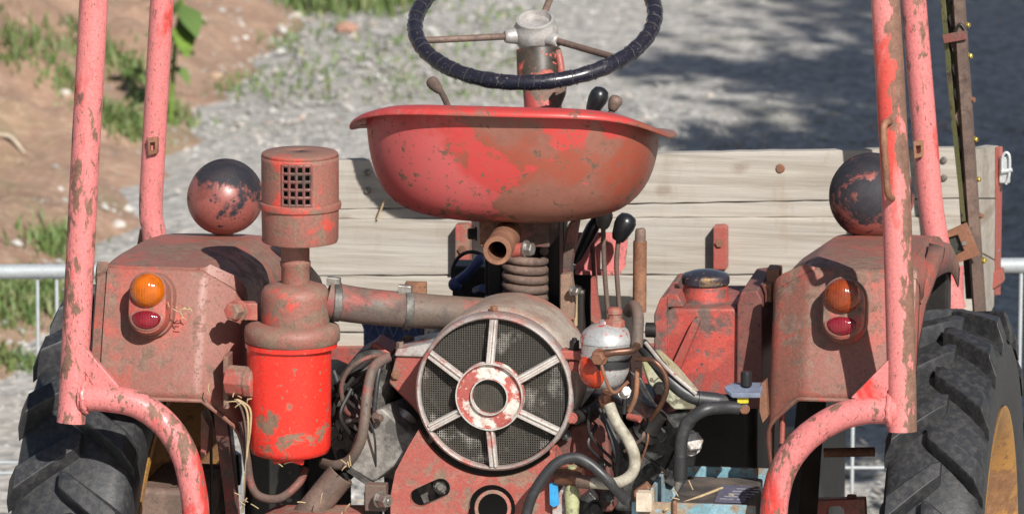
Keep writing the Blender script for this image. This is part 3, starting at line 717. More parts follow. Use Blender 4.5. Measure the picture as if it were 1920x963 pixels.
for rr_ in (63, 34.5):
    MB().lathe(hubc+Vector((0,-.007,0)), (0,1,0), [((rr_-1.8)*sF,.001),((rr_-1)*sF,-.0035),((rr_+1)*sF,-.0035),((rr_+1.8)*sF,.001)], 64, False, False).build('hub_edge', 'spoke', FG)
for k in range(6):
    a = R(30+60*k); d = Vector((math.cos(a), 0, math.sin(a))); t = Vector((-math.sin(a), 0, math.cos(a)))
    q0 = hubc+d*62*sF; q1 = fc+d*141*sF; c = (q0+q1)/2+Vector((0,.0,0)); dd = (q1-q0); L = dd.length; dd.normalize()
    m = MB(); sec = [(-8,.004),(-8,-.003),(-6.2,-.007),(-3.2,-.0075),(-1.2,-.0035),(1.2,-.0035),(3.2,-.0075),(6.2,-.007),(8,-.003),(8,.004)]
    m.loft([[q+t*u*sF+Vector((0,v,0)) for u, v in sec] for q in (q0, q1)])
    m.build('spoke', 'spoke', FG, angle=30)
scr = MB(); step = 4.4*sF; rr = 139*sF; k = -int(rr/step)
for i in range(k, -k+1):
    o = i*step; hl = math.sqrt(max(0, rr*rr-o*o))
    if hl < .004: continue
    c = fc+Vector((0,.008,0))
    scr.box(c+Vector((o,0,0)), (.00065,.0005,hl)); scr.box(c+Vector((0,.0006,o)), (hl,.0005,.00065))
scr.build('wire_screen', 'screen', FG, smooth=False)
hs = MB(); rr = 34*sF; st2 = 3.4*sF
for i in range(-10, 11):
    o = i*st2; hl = math.sqrt(max(0, rr*rr-o*o))
    if hl > .003:
        hs.box(hubc+Vector((o,.0015,0)), (.0007,.0005,hl)); hs.box(hubc+Vector((0,.0021,o)), (hl,.0005,.0007))
hs.build('hub_screen', plain('dusty_hub_screen', (.075,.066,.052), .7), FG, smooth=False)
for k in range(8):
    a = R(45*k+12); d = Vector((math.cos(a), 0, math.sin(a))); t = Vector((-math.sin(a), .55, math.cos(a))).normalized()
    q = fc+Vector((0,.06,0)); MB().loft([[q+d*r*sF+t*w*sF, q+d*r*sF-t*w*sF, q+d*r*sF-t*w*sF+Vector((0,.003,0)), q+d*r*sF+t*w*sF+Vector((0,.003,0))] for r, w in ((40,14),(90,26),(128,30))]).build('fan_blade', 'brown', FG)
MB().lathe(fc+Vector((0,.05,0)), (0,1,0), [(40*sF,0),(44*sF,.01),(44*sF,.07)], 32).build('fan_hub', 'brown', FG)
SH = MB().lathe(fc+Vector((0,.032,0)), (0,1,0), [(147*sF,0),(151*sF,.004),(152*sF,.03),(150*sF,.09),(146*sF,.16),(120*sF,.24)], 96, False, True).build('fan_shroud', worn('bare_aluminium_shroud', (.50,.45,.38), (.40,.33,.27), (.34,.12,.09), .57, .52, 18, 7, .5, .6, dirt=.5, metal=.2, sharp=.05), T, angle=50)
hexbolt('bolt', P(926,583,.03), (0,0,1), .006, .008, 'rust', SH)
# left wing of the shroud with its bolt
wg = MB().prism(poly([(742,668),(748,662),(800,660),(812,700),(795,790),(770,760),(728,718)], .10), (0,.05,0)).build('shroud_wing', 'plate', T, bevel=.004)
MB().prism(poly([(738,668),(742,655),(820,640),(860,620),(830,664),(800,670)], .095), (0,.09,0)).build('wing_flange', 'alu', wg, bevel=.003)
hexbolt('bolt', P(742,703,.098), BACK, 7*S(.1), .004, 'rust', wg); hexbolt('bolt', P(750,652,.12), (0,0,1), .006, .010, 'brown', wg); hexbolt('bolt', P(765,640,.16), (0,0,1), .010, .008, 'brown', wg)
# right tab
tb = MB().box(P(1075,663,.02), (.020,.012,.007)).build('shroud_tab', 'plate', T, bevel=.003); hexbolt('bolt', P(1077,655,.02), (0,0,1), 10*sF, .014, 'dark', tb, .004); MB().lathe(P(1076,676,.02), (0,0,-1), [(11*sF,0),(12*sF,.008),(9*sF,.016)], 8).build('nut', 'plate', tb)
hexbolt('bolt', P(1072,783,.01), BACK, 9*sF, .010, 'plate', T)
MB().tube([P(1078,783,.02), P(1110,770,.06), P(1130,752,.10)], 13*sF, 14).build('breather_pipe', 'dark', T)

# ---- cross plate below the fan -----------------------------------
arc = [(925+157*math.cos(R(a)), 737-157*math.sin(R(a))) for a in np.linspace(206, 318, 26)]
outl = arc + [(1032,1010),(733,1010),(732,930),(741,884),(766,836)]
def slot(x0, y0, x1, y1, r, n=9):
    a = math.atan2(y1-y0, x1-x0); o = []
    for j in range(n+1): b = a-math.pi/2+math.pi*j/n; o.append((x1+math.cos(b)*r, y1+math.sin(b)*r))
    for j in range(n+1): b = a+math.pi/2+math.pi*j/n; o.append((x0+math.cos(b)*r, y0+math.sin(b)*r))
    return o
circ = [(922+44*math.cos(2*math.pi*j/40), 952+44*math.sin(2*math.pi*j/40)) for j in range(40)]
cpl = MB().prism(poly(outl, .012), (0,.014,0), [poly(slot(786,932,826,914,18), .012), poly(circ, .012)]).build('cross_plate', 'plate', T); cpl['label'] = 'red plate with slot and round hole under the fan'
hexbolt('bolt', P(828,910,.030), BACK, 13*sF, .008, 'cast', cpl, .006)
MB().box(P(802,922,.05), (.011,.004,.013), (1,0,.45), (0,1,0), (-.45,0,1)).build('slot_plate', 'cast', cpl)
MB().pipe(P(924,952,-.012), P(924,952,.10), 35*sF, 28*sF).build('pivot_tube', 'plate', cpl)
MB().prism(poly([(1030,842),(1036,845),(1054,880),(1052,1010),(1030,1010)], .016), (0,.05,0)).build('plate_flange', 'plate', cpl, bevel=.002)

# ---- engine ------------------------------------------------------
EN = empty('engine', T)
MB().box((P(950,900,.32).x, .34, .70), (.17,.14,.24)).build('crankcase', 'dark', EN, bevel=.01)  # filler body, its near-black colour stands in for shade between engine parts
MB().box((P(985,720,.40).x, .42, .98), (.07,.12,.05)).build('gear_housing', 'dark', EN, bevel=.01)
# left cylinder lying at an angle
ax = (P(690,880,.12)-P(760,770,.20)).normalized()
cyl = MB()
o = P(770,760,.22)
for i in range(9): cyl.lathe(o+ax*(.012*i), ax, [(.040,0),(.052,.001),(.052,.006),(.040,.007)], 28)
cyl.build('cooling_fins', 'oily', EN, angle=30)
hdq = [(648,873),(664,815),(694,772),(716,765),(784,826),(768,850),(700,904)]
MB().prism(poly(hdq, .07), (.02,.09,.0)).build('cylinder_head', 'slab', EN, bevel=.004)
MB().prism(poly([(648,871),(700,906),(690,912),(640,877)], .064), (0,.09,0)).build('head_cover_edge', 'cast', EN, bevel=.002)
MB().prism(poly([(614,760),(632,706),(664,668),(700,648),(738,676),(742,720),(716,768),(688,800),(640,806)], .13), (0,.10,0)).build('air_duct', 'cast', EN, bevel=.014, seg=3)
MB().prism(poly([(618,830),(650,800),(682,820),(670,880),(630,870)], .15), (0,.08,0)).build('valve_cover', 'cast', EN, bevel=.005)
MB().tube([P(735,812,.10), P(762,778,.12)], 24*S(.1), 20).build('push_rod_tube', 'steel', EN)
MB().tube([P(720,832,.10), P(735,812,.10)], 27*S(.1), 20).build('tube_seal', 'oily', EN)
mg = MB().lathe(P(655,800,.14), Vector((.55,.3,.9)), [(38*S(.1),0),(42*S(.1),.01),(42*S(.1),.075),(34*S(.1),.085),(30*S(.1),.11)], 28).build('dynamo', 'cast', EN, bevel=.002)
MB().prism(poly([(668,690),(700,640),(735,662),(720,690),(690,710)], .14), (0,.07,0)).build('coil_cover', 'plate', EN, bevel=.004)
MB().tube([P(628,725,.12), P(660,700,.12), P(700,670,.13)], 5*S(.1), 8).build('fuel_line', 'dark', EN)
# hoses and wires at the left
HO = T
MB().tube([P(728,668,.09), P(700,690,.07), P(688,740,.05), P(683,790,.04), P(675,830,.04), P(655,862,.05), P(628,872,.06), P(606,868,.09)], 10*S(.06), 14).build('rubber_hose', 'dusthose', HO)
MB().tube([P(730,664,.10), P(690,670,.08), P(655,692,.07), P(640,725,.07), P(648,768,.08), P(665,780,.09)], 4.5*S(.06), 10).build('spark_lead', 'darkred', HO)
MB().tube([P(730,670,.10), P(712,690,.08), P(704,740,.07), P(700,790,.07)], 5*S(.06), 10).build('spark_lead', 'hose', HO)
MB().tube([P(610,770,.14), P(640,735,.12), P(690,700,.10), P(716,680,.10)], 5*S(.06), 10).build('spark_lead', 'dark', HO)
MB().tube([P(650,790,.08), P(700,780,.07)], 5*S(.06), 10).build('linkage_rod', 'cast', HO); hexbolt('bolt', P(704,782,.06), (1,-.5,0), 8*S(.06), .012, 'brown', HO)
# exhaust pipe and lower red beam
MB().pipe(P(640,888,.06), P(560,985,.05), 28*S(.06), 25*S(.06)).build('exhaust_pipe', 'brown', T)
MB().tube([P(668,860,.12), P(630,895,.07)], 22*S(.06), 16).build('exhaust_elbow', 'dark', T)
MB().prism(poly([(478,982),(500,972),(660,972),(684,978),(684,1040),(470,1040)], -.02), (0,.10,0)).build('drawbar_plate', 'plate', T, bevel=.003)
hexbolt('bolt', P(712,935,.00), (1,-.8,0), 13*sF, .02, 'steel', T, .004); MB().box(P(706,930,.02), (.016,.012,.02)).build('stay_bracket', 'brown', T, bevel=.002)
MB().box(P(700,955,.03), (.012,.012,.03)).build('stay_lug', 'dark', T, bevel=.002)
# transmission boxes behind everything, coloured near-black to stand in for cavity shade
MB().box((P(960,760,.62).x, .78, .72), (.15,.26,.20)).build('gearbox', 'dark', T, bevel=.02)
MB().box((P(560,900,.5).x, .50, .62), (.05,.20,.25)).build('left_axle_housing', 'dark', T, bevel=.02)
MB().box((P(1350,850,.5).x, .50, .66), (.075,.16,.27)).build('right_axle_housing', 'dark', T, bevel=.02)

# ---- fuel filter -------------------------------------------------
YB = .00; sB = S(YB); FF = empty('fuel_filter', T)
vlathe(1137, YB, [(47,662),(48,645),(49,641)], 40).build('head', 'filter', FF)
vlathe(1137, YB, [(48,641),(50,640),(49,630),(42,619),(30,610),(14,605),(12,600)], 44).build('dome', 'filter', FF, angle=50)
vlathe(1152, YB, [(20,612),(20,600),(12,597),(12,588),(15,588),(15,580),(9,576)], 8).build('top_bolt', 'plate', FF, bevel=.001)
vlathe(1135, YB, [(10,728),(22,726),(35,715),(44,695),(47,672),(47,662)], 40).build('bowl', 'filter', FF, angle=60)
vlathe(1136, YB, [(48.5,684),(49,676),(48.5,668)], 40, False, False).build('bowl_band', 'rubberband', FF)
m = MB().sphere(P(1118,690,-.012), 38*sB, 24, 14, (.9,.9,1.0)).build('glass_bowl', 'redglow', FF)
MB().tube([P(1122,655,-.045), P(1132,700,-.05), P(1150,735,-.04), P(1178,715,-.04)], 3.4*sB, 8).build('bail_wire', 'rust', FF)
vlathe(1137, YB-.01, [(8,765),(12,760),(15,750),(14,742),(9,738),(10,726)], 20).build('drain_plug', 'rust', FF)
hexbolt('union_nut', P(1125,668,-.05), (-.2,-1,-.1), 13*sB, .014, 'rust', FF); MB().tube([P(1125,664,-.05), P(1150,660,-.05), P(1185,656,-.04), P(1194,648,-.02)], [9*sB,7*sB,7*sB,8*sB], 12).build('pipe_elbow', 'copper', FF)
hexbolt('union_nut', P(1170,735,-.03), (.5,-1,.4), 10*sB, .014, 'alu', FF)
# pipes and hoses round the filter
MB().tube([P(1178,585,.05), P(1188,573,.03), P(1196,590,.0), P(1196,620,-.01), P(1194,650,-.015)], [11*sB]*5, 14).build('hose_bend', 'dusthose', T)
MB().tube([P(1192,672,-.02), P(1225,676,-.03), P(1246,700,-.03), P(1250,730,-.03), P(1238,760,-.02), P(1220,785,.0)], 5*sB, 12).build('fuel_pipe', 'copper', T)
MB().tube([P(1195,690,.0), P(1192,740,.0), P(1180,770,.01)], 5*sB, 10).build('fuel_pipe', 'rust', T)
MB().tube([P(1172,740,.0), P(1170,775,.0)], 5*sB, 10).build('fuel_pipe', 'dark', T)
ch = MB().tube([P(1142,758,-.02), P(1155,790,-.03), P(1178,825,-.04), P(1190,858,-.04), P(1184,888,-.04), P(1155,905,-.04), P(1110,904,-.03), P(1092,902,-.02)], 11*sB, 16).build('cream_pipe', 'cream', T)
hexbolt('union_nut', P(1138,752,-.015), (.1,-.5,1), 12*sB, .016, 'copper', ch); MB().tube([P(1112,904,-.03), P(1086,902,-.02)], 13*sB, 12).build('hose_end', 'brown', ch)
MB().tube([P(980,1010,-.06), P(988,960,-.06), P(1005,915,-.06), P(1040,870,-.055), P(1075,857,-.05), P(1105,868,-.05), P(1140,900,-.05), P(1175,938,-.03)], 10*sB, 16).build('rubber_hose', 'hose', T)['label'] = 'arched black hose'
# lower fittings: valve block in pale paint with blue tag
vb = vlathe(1072, .0, [(10,1010),(14,960),(15,925),(11,908),(8,900),(8,880),(10,872)], 16).build('fuel_tap', 'lime', T, angle=40)
MB().lathe(P(1068,893,.0), (1,-.1,0), [(18*sB,-.02),(18*sB,.02)], 12).build('tap_body', 'copper', vb)
MB().prism(poly([(1030,905),(1045,903),(1048,945),(1038,950),(1031,945)], -.004), (0,.004,0)).build('blue_tag', plain('bright_blue_plastic', (.04,.30,.60), .4), T)
MB().prism(poly([(1035,945),(1060,900),(1066,905),(1070,1010),(1035,1010)], .004), (0,.03,0)).build('tap_bracket', 'alu', T, bevel=.002)
MB().prism(poly([(1080,940),(1105,920),(1118,935),(1118,1010),(1080,1010)], .03), (0,.04,0)).build('link_plate', 'oily', T, bevel=.003)
hexbolt('bolt', P(1117,950,.02), BACK, 12*sB, .012, 'dark', T)
# rusty red casting behind
MB().prism(poly([(1040,830),(1070,800),(1110,790),(1140,810),(1150,960),(1050,960)], .07), (0,.06,0)).build('timing_cover', 'darkred', EN, bevel=.006)
MB().prism(poly([(1105,735),(1150,745),(1215,790),(1290,760),(1300,800),(1270,850),(1245,905),(1200,960),(1150,960),(1130,850),(1112,790)], .11), (0,.10,0)).build('right_cylinder', 'oily', EN, bevel=.01)
MB().loft([[P(a-12,b-8,.09), P(a+12,b+8,.09), P(a+14,b+10,.12), P(a-10,b-6,.12)] for a, b in ((1190,700),(1215,745),(1260,790),(1290,830),(1250,905))]).build('casting_rib', 'oily', EN, bevel=.002)
MB().prism(poly([(1200,672),(1228,668),(1262,700),(1300,745),(1304,768),(1262,768),(1215,720)], .10), (0,.06,0)).build('side_cover', 'lime', EN, bevel=.004)
hexbolt('bolt', P(1237,728,.098), BACK, 11*sB, .010, 'dark', EN)
inj = MB().lathe(P(1205,815,.05), Vector((.75,-.4,.8)), [(26*sB,-.02),(29*sB,-.012),(24*sB,.0),(28*sB,.006),(20*sB,.016),(22*sB,.020),(14*sB,.034),(10*sB,.05)], 20).build('injector', 'dark', EN, angle=30)
MB().tube([P(1178,780,.04), P(1200,785,.03)], 7*sB, 10).build('red_union', 'plate', EN)
hexbolt('bolt', P(1292,830,.06), (.6,-1,.4), 20*sB, .022, 'steel', EN)

# ---- black cables and battery switch -----------------------------
cb = MB().tube([P(1203,645,.02), P(1225,672,.0), P(1262,718,-.01), P(1300,744,-.01), P(1345,750,.0), P(1385,752,.02)], 13*sB, 16).build('battery_cable', 'hose', T)
MB().tube([P(1210,642,.0), P(1250,690,-.02), P(1305,738,-.02)], 4*sB, 8).build('cable_stripe', 'alu', cb)
MB().tube([P(1308,747,-.01), P(1345,751,.0)], 15.5*sB, 14).build('cable_boot', 'hose', cb)
c2 = MB().tube([P(1275,900,-.03), P(1276,865,-.03), P(1278,825,-.03), P(1290,790,-.03), P(1322,768,-.03), P(1360,763,-.01), P(1385,764,.0)], 12*sB, 16).build('battery_cable', 'hose', T)
MB().tube([P(1275,895,-.03), P(1276,855,-.03)], 14*sB, 14).build('cable_boot', 'rubberband', c2)
MB().tube([P(1275,896,-.03), P(1270,912,-.032), P(1269,920,-.032)], [10*sB,6*sB,3*sB], 12).build('cable_lug', 'steel', c2)
MB().tube([P(1385,764,.0), P(1402,762,.0)], 6*sB, 10).build('cable_lug', 'steel', c2)
bsw = MB().prism([P(1358,724,.0), P(1372,716,.05), P(1432,716,.05), P(1426,736,-.01), P(1372,736,-.01)], (0,0,-.008)).build('battery_switch', plain('grey_blue_switch_plate', (.20,.23,.31), .4), T, bevel=.002)
vlathe(1399, .02, [(11,722),(11,700),(10,696)], 20).build('switch_knob', 'black_plastic', bsw)
MB().prism(poly([(1382,740),(1404,742),(1403,755),(1383,756)], -.004), (0,.004,0)).build('yellow_tag', 'yellow', bsw)
hexbolt('nut', P(1396,766,.0), BACK, 8*sB, .010, 'rust', bsw)
MB().prism(poly([(1426,720),(1436,712),(1440,780),(1430,792),(1424,770)], .03), (0,.02,0)).build('switch_bracket', 'rust', bsw)

# ---- red tank on the right ---------------------------------------
YT = .22; sT = S(YT); TK = empty('oil_tank', T)
def loop(y, pts): return poly(pts, y)
fr = [(1228,600),(1236,572),(1246,566),(1262,576),(1410,578),(1424,600),(1424,765),(1224,765)]
MB().prism(poly([(1244,598),(1250,584),(1262,578),(1376,578),(1388,590),(1388,762),(1244,762)], YT), (0,.19,0)).build('tank_body', 'dullred', TK, bevel=.012, seg=3)
MB().prism(poly([(1226,612),(1226,590),(1238,558),(1250,556),(1253,766),(1226,766)], YT-.006), (0,.20,0)).build('tank_flange', 'dullred', TK, bevel=.003)
MB().prism(poly([(1382,570),(1388,548),(1420,545),(1428,560),(1430,766),(1380,766)], YT-.010), (0,.20,0)).build('tank_flange', 'darkred', TK, bevel=.003)
MB().prism(poly([(1243,557),(1250,551),(1270,552),(1282,575),(1240,577)], YT+.01), (0,.05,0)).build('lifting_ear', 'dullred', TK, bevel=.002)
st = [(1252,700),(1300,598),(1308,594),(1313,602),(1309,615),(1272,702)]
MB().prism(poly(st, YT-.016), (0,.016,0)).build('handle_strap', 'dullred', TK, bevel=.005)
vlathe(1323, YT+.07, [(46,585),(43,572),(42,540),(41,532),(44,530)], 44).build('filler_neck', 'dullred', TK, angle=40)
vlathe(1323, YT+.07, [(43,532),(45,529),(45,518),(43,514),(41,513),(22,507),(4,505)], 48).build('filler_cap', worn('dark_cap_metal', (.05,.05,.07), (.07,.065,.08), (.16,.10,.05), .60, .55, 18, 9, .28, 0, dirt=.1, metal=.5), TK, angle=18)
MB().lathe(P(1216,618,YT), (1,0,0), [(14*sT,-.004),(14*sT,.012)], 14).build('tank_pipe', 'dark', TK)
MB().box(P(1436,545,.30), (.011,.02,.014)).build('bracket_block', 'rust', T, bevel=.002); MB().box(P(1452,516,.32), (.010,.02,.013)).build('bracket_block', 'rust', T, bevel=.002)

# ---- battery and tray --------------------------------------------
BT = empty('battery_tray', T)
z0 = PZ(948, -.02, 1300)
xa, xb = PX(1185, -.02, 950), PX(1418, -.02, 950)
MB().box(((xa+xb)/2, -.022, z0-.03), ((xb-xa)/2, .003, .035)).build('front_wall', 'skyblue', BT, bevel=.001)
MB().box(((xa+xb)/2, .20, z0-.024), ((xb-xa)/2, .003, .036)).build('back_wall', 'skyblue', BT, bevel=.001)
MB().box((xa+.03, .09, z0-.01), (.003, .11, .035)).build('side_wall', 'skyblue', BT, bevel=.001)
MB().prism([(xa+.022,.16,z0+.05),(xa+.05,.16,z0+.05),(xa+.042,.13,z0+.03),(xa+.05,.08,z0-.02),(xa+.022,.08,z0-.02)], (.003,0,0)).build('tray_ear', 'skyblue', BT)
bt = MB().box(((xa+xb)/2+.02, .09, z0-.035), ((xb-xa)/2-.035, .095, .035)).build('battery', 'battery', BT, bevel=.003)
zt2 = z0+.0015
lb = MB().prism([P(1336,955,-.0).xy.to_3d()+Vector((0,0,0)) for _ in range(1)] if False else [Vector((PX(1340,.01,950),.005,zt2)), Vector((PX(1398,.01,950),.005,zt2)), Vector((PX(1408,.12,915),.12,zt2)), Vector((PX(1352,.12,915),.12,zt2))], (0,0,.0006)).build('battery_label', 'label', bt)
for k in range(5):
    u = k/5
    MB().box((PX(1362,.03,940)+.004*k+.001, .025+.018*k, zt2+.0012), (.010,.002,.0003)).build('label_print', 'print', bt)
    MB().box((PX(1390,.03,940)+.004*k+.001, .025+.018*k, zt2+.0012), (.007,.0025,.0003)).build('label_print', 'print', bt)
MB().tube([P(1246,955,-.03), P(1300,935,.03), P(1354,914,.10)], 3*sB, 6).build('straw_stalk', 'straw', BT)
MB().tube([P(1265,975,-.03), P(1265,938,-.03)], 4*sB, 8).build('hold_down_rod', 'rust', BT)
wbk = MB().box(P(1209,938,-.03), (.0115,.012,.014)).build('wood_block', 'paleblock', BT, bevel=.001)
MB().prism(poly([(1188,920),(1210,905),(1226,925),(1226,990),(1188,990)], .0), (0,.02,0)).build('block_holder', 'rust', BT, bevel=.002)

# ---- seat --------------------------------------------------------
SC = Vector((PX(961, .30, 300), .31, 0)); zr = PZ(199, .12, 960)
def seat():
    n = 72; L = []
    ahw, bhd = .219, .185
    def pnt(th, k, z, out=0):
        c, s_ = math.cos(th), math.sin(th); e = 2/2.7
        x = math.copysign(abs(c)**e, c); y = math.copysign(abs(s_)**e, s_)
        return Vector((SC.x+x*(ahw*k+out), SC.y+y*(bhd*k+out), z))
    def rim(th):
        f = (1+math.sin(th))/2          # 0 back, 1 front
        return zr-.02*f-.029*math.sin(math.pi*min(1, f*1.0))**1.6-.080*f**2
    zb = PZ(404, .28, 960)
    rows = [(.02,1.0,0),(.35,1.0,0),(.55,.985,0),(.72,.93,0),(.83,.84,0),(.905,.70,0),(.955,.52,0),(.985,.32,0),(1.0,.10,0),(1.004,.0,0),(1.015,-.002,.007),(1.02,-.003,.014),(1.02,-.005,.021),(1.02,-.009,.024),(1.02,-.013,.024)]
    for k, h, out in rows:
        row = []
        for j in range(n):
            th = 2*math.pi*j/n-math.pi/2; zrm = rim(th)
            z = zrm-(zrm-zb)*h if h >= 0 else zrm+h*1.1
            if h == 0 and out == 0: z = zrm
            row.append(pnt(th, k*.985, z, out))
        L.append(row)
    m = MB().loft(L, True, False)
    return m.build('seat', 'seat', T, solid=.0025, angle=60, sub=1)
seat()['label'] = 'worn red pan seat'
sm = MB().box(P(985,425,.30), (55*S(.3),.05,.022)).build('seat_bracket', 'darkred', T, bevel=.003)
MB().prism(poly([(898,408),(945,408),(945,470),(900,462)], .24), (0,.02,0)).build('bracket_cheek', 'rust', sm, bevel=.002)
hexbolt('bolt', P(892,438,.26), (-1,-.3,0), 11*S(.26), .012, 'dark', sm)
MB().pipe(P(932,470,.10), P(958,430,.30), 27*S(.12), 18*S(.12), 32).build('seat_tube', 'rust', sm)
MB().tube([P(960,470,.17), P(985,467,.165)], 13*S(.17), 14).build('clamp_boss', 'plate', sm); hexbolt('bolt', P(986,466,.165), (1,-.35,0), 13*S(.17), .012, 'steel', sm)
sp = MB(); Ys = .30; sp.tube([P(985,470,Ys)+Vector((math.cos(a)*36*S(Ys), math.sin(a)*36*S(Ys), -a/(2*math.pi)*18*S(Ys))) for a in np.linspace(0, 2*math.pi*6.4, 110)], 8.5*S(Ys), 10, 1)
sp.build('seat_spring', 'brown', T)
MB().lathe(P(985,600,Ys), (0,0,1), [(22*S(Ys),0),(22*S(Ys),.12)], 20).build('spring_guide', 'dark', T)
for x, w_ in ((930,12),(1035,16)):
    MB().box((PX(x,.36,500), .37, PZ(500,.36)), (w_*S(.36),.02,.075)).build('seat_pillar', 'dark', T, bevel=.002)
MB().box((PX(985,.45,510), .46, PZ(510,.45)), (75*S(.45),.02,.085)).build('pillar_plate', 'dark', T, bevel=.002)
cb2 = MB().prism(poly([(1050,515),(1070,513),(1078,560),(1076,600),(1050,600)], .26), (0,.02,0)).build('lever_bracket', 'plate', T, bevel=.002)
MB().prism(poly([(1052,590),(1055,480),(1065,420),(1085,410),(1070,500),(1072,590)], .30), (0,.03,0)).build('lever_stay', 'darkred', T, bevel=.002)
hexbolt('bolt', P(1074,545,.25), (1,-.6,0), 8*S(.25), .012, 'steel', cb2, .008)

# ---- steering ----------------------------------------------------
YW = 1.10; sW = S(YW); SW = empty('steering_wheel', T)
wc = P(1003, 36, YW); tilt = R(23.0)
wx = Vector((1,0,0)); wy = Vector((0, math.cos(tilt), math.sin(tilt))); wnrm = wx.cross(wy)   # rim plane rises away from the driver
RW = 224*sW
rim = MB(); NR = 120; L = []
for i in range(NR):
    a = 2*math.pi*i/NR; d = wx*math.cos(a)+wy*math.sin(a)
    rr = 14.5*sW*(1+.05*math.sin(a*37+.8*math.sin(a*5))+.03*math.sin(a*13))
    L.append([wc+d*RW+(d*math.cos(b)+wnrm*math.sin(b))*rr for b in [2*math.pi*j/14 for j in range(14)]])
L.append(L[0]); rim.loft(L, False, False); rim.build('rim', 'wheelwrap', SW, angle=70)
wrap = MB()
for k in range(44):
    a0 = 2*math.pi*k/44+random.uniform(-.03, .03)
    pts = []
    for j in range(9):
        b = math.pi*2*j/8; a = a0+.05*j/8; d = wx*math.cos(a)+wy*math.sin(a); pts.append(wc+d*RW+(d*math.cos(b)+wnrm*math.sin(b))*15.1*sW)
    wrap.tube(pts, .0006, 4, 2)
tag(wrap.build('tape_seams', plain('grey_tape_edge', (.075,.073,.075), .6), SW), kind='stuff')
hc = wc-wnrm*.026
hb = MB().lathe(hc, wnrm, [(16*sW,-.034),(30*sW,-.028),(39*sW,-.014),(42*sW,.0),(40*sW,.012),(35*sW,.018),(35*sW,.026),(31*sW,.027),(28*sW,.018),(8*sW,.015)], 40).build('hub', 'hubalu', SW, angle=40)
for k, a in enumerate((R(83), R(203), R(-37))):
    d = wx*math.cos(a)+wy*math.sin(a); q0 = hc+d*30*sW; q1 = wc+d*(RW-.004)
    MB().tube([q0, q0+(q1-q0)*.13, q0+(q1-q0)*.16], [17*sW,13*sW,10*sW], 16, 3).build('spoke_boss', 'hubalu', hb)
    MB().tube([q0, q1], 6.5*sW, 12).build('spoke', 'brown', SW)
cax = wnrm; cbm = None
c0 = P(1010, 92, YW-.015)
colm = MB().tube([c0, P(1012,150,YW-.03)], 42*sW, 28).build('column_head', worn('oily_column_paint', (.02,.018,.015), (.05,.042,.03), (.42,.09,.06), .575, .55, 18, 8, .45, .1, dirt=.25), T, bevel=.003)
cl2 = MB().tube([P(1012,135,YW-.02), P(1018,200,YW-.04), P(1030,420,YW-.06)], 35*sW, 26).build('steering_column', worn('patchy_column_paint', (.42,.065,.058), (.52,.12,.11), (.12,.085,.065), .50, .58, 20, 8, .5, .0, dirt=.2), T)
MB().tube([P(1046,95,YW-.03), P(1052,135,YW-.04), P(1046,190,YW-.04)], 7*sW, 10).build('horn_wire_cover', 'plate', colm)
MB().prism(poly([(1042,165),(1060,160),(1058,180),(1050,200),(1042,205)], YW-.09), (0,.02,0)).build('column_clip', 'brown', cl2)

# ---- levers ------------------------------------------------------
def lever(pts, r, Y, mat, knob=None, kmat='black_plastic', lab=None):
    o = MB().tube([P(a, b, Y) for a, b in pts], r*S(Y), 12).build('lever', mat, T)
    if lab: o['label'] = lab
    if knob:
        a = P(*knob[0], Y); b = P(*knob[1], Y); d = b-a; L = d.length
        MB().lathe(a, d, [(knob[2]*.55*S(Y),0),(knob[2]*.75*S(Y),L*.15),(knob[2]*S(Y),L*.55),(knob[2]*.98*S(Y),L*.75),(knob[2]*.75*S(Y),L*.93),(knob[2]*.3*S(Y),L)], 22).build('knob', kmat, o, angle=60)
    return o
lever([(860,260),(838,195),(822,163)], 6, .70, 'darkred', ((826,172),(804,147),12), 'brown')
lever([(1090,280),(1110,215)], 8, .62, 'dark', ((1108,213),(1130,165),18))
lever([(1128,260),(1150,200)], 6, .66, 'brown', ((1147,207),(1158,180),13), 'brown')
lever([(1075,492),(1083,482),(1118,410)], 5, .52, 'dark', ((1080,488),(1122,405),13))
lever([(1141,600),(1133,500),(1131,425)], 4.6, .50, 'brown', ((1130,428),(1135,392),16), plain('grey_knob', (.16,.15,.14), .5))
lever([(1163,600),(1156,500),(1160,445)], 4.6, .50, 'brown', ((1158,450),(1180,402),20))
lever([(1120,620),(1114,500),(1106,420)], 5, .54, 'darkred')
gp = MB().prism(poly([(1078,436),(1178,436),(1172,500),(1162,511),(1080,511)], .58), (0,.004,0), [poly([(1126,470),(1134,470),(1133,505),(1125,505)], .58), poly([(1151,470),(1160,470),(1159,500),(1151,500)], .58)]).build('lever_gate', 'pink', T); gp['label'] = 'pink lever gate plate'
MB().box(P(1122,510,.575), (42*S(.58),.012,.003)).build('gate_lip', 'pink', gp, bevel=.001)
pst = MB().tube([P(1199,584,.56), P(1200,452,.56)], 13*S(.56), 20).build('stake_post', 'rust', T); MB().tube([P(1200,456,.56), P(1201,432,.56), P(1201,428,.56)], [10.5*S(.56),10*S(.56),7*S(.56)], 18, 2).build('stake_tip', 'brown', pst)
MB().prism(poly([(1108,522),(1113,522),(1126,600),(1120,610),(1108,600)], .50), (0,.02,0)).build('lever_rail', 'plate', T)
MB().box(P(1090,560,.62), (22*S(.6),.02,.05)).build('dark_web', 'dark', T)
MB().tube([P(1079,552,.40), P(1079,610,.40)], 4*S(.4), 8).build('guide_rod', 'straw', T)

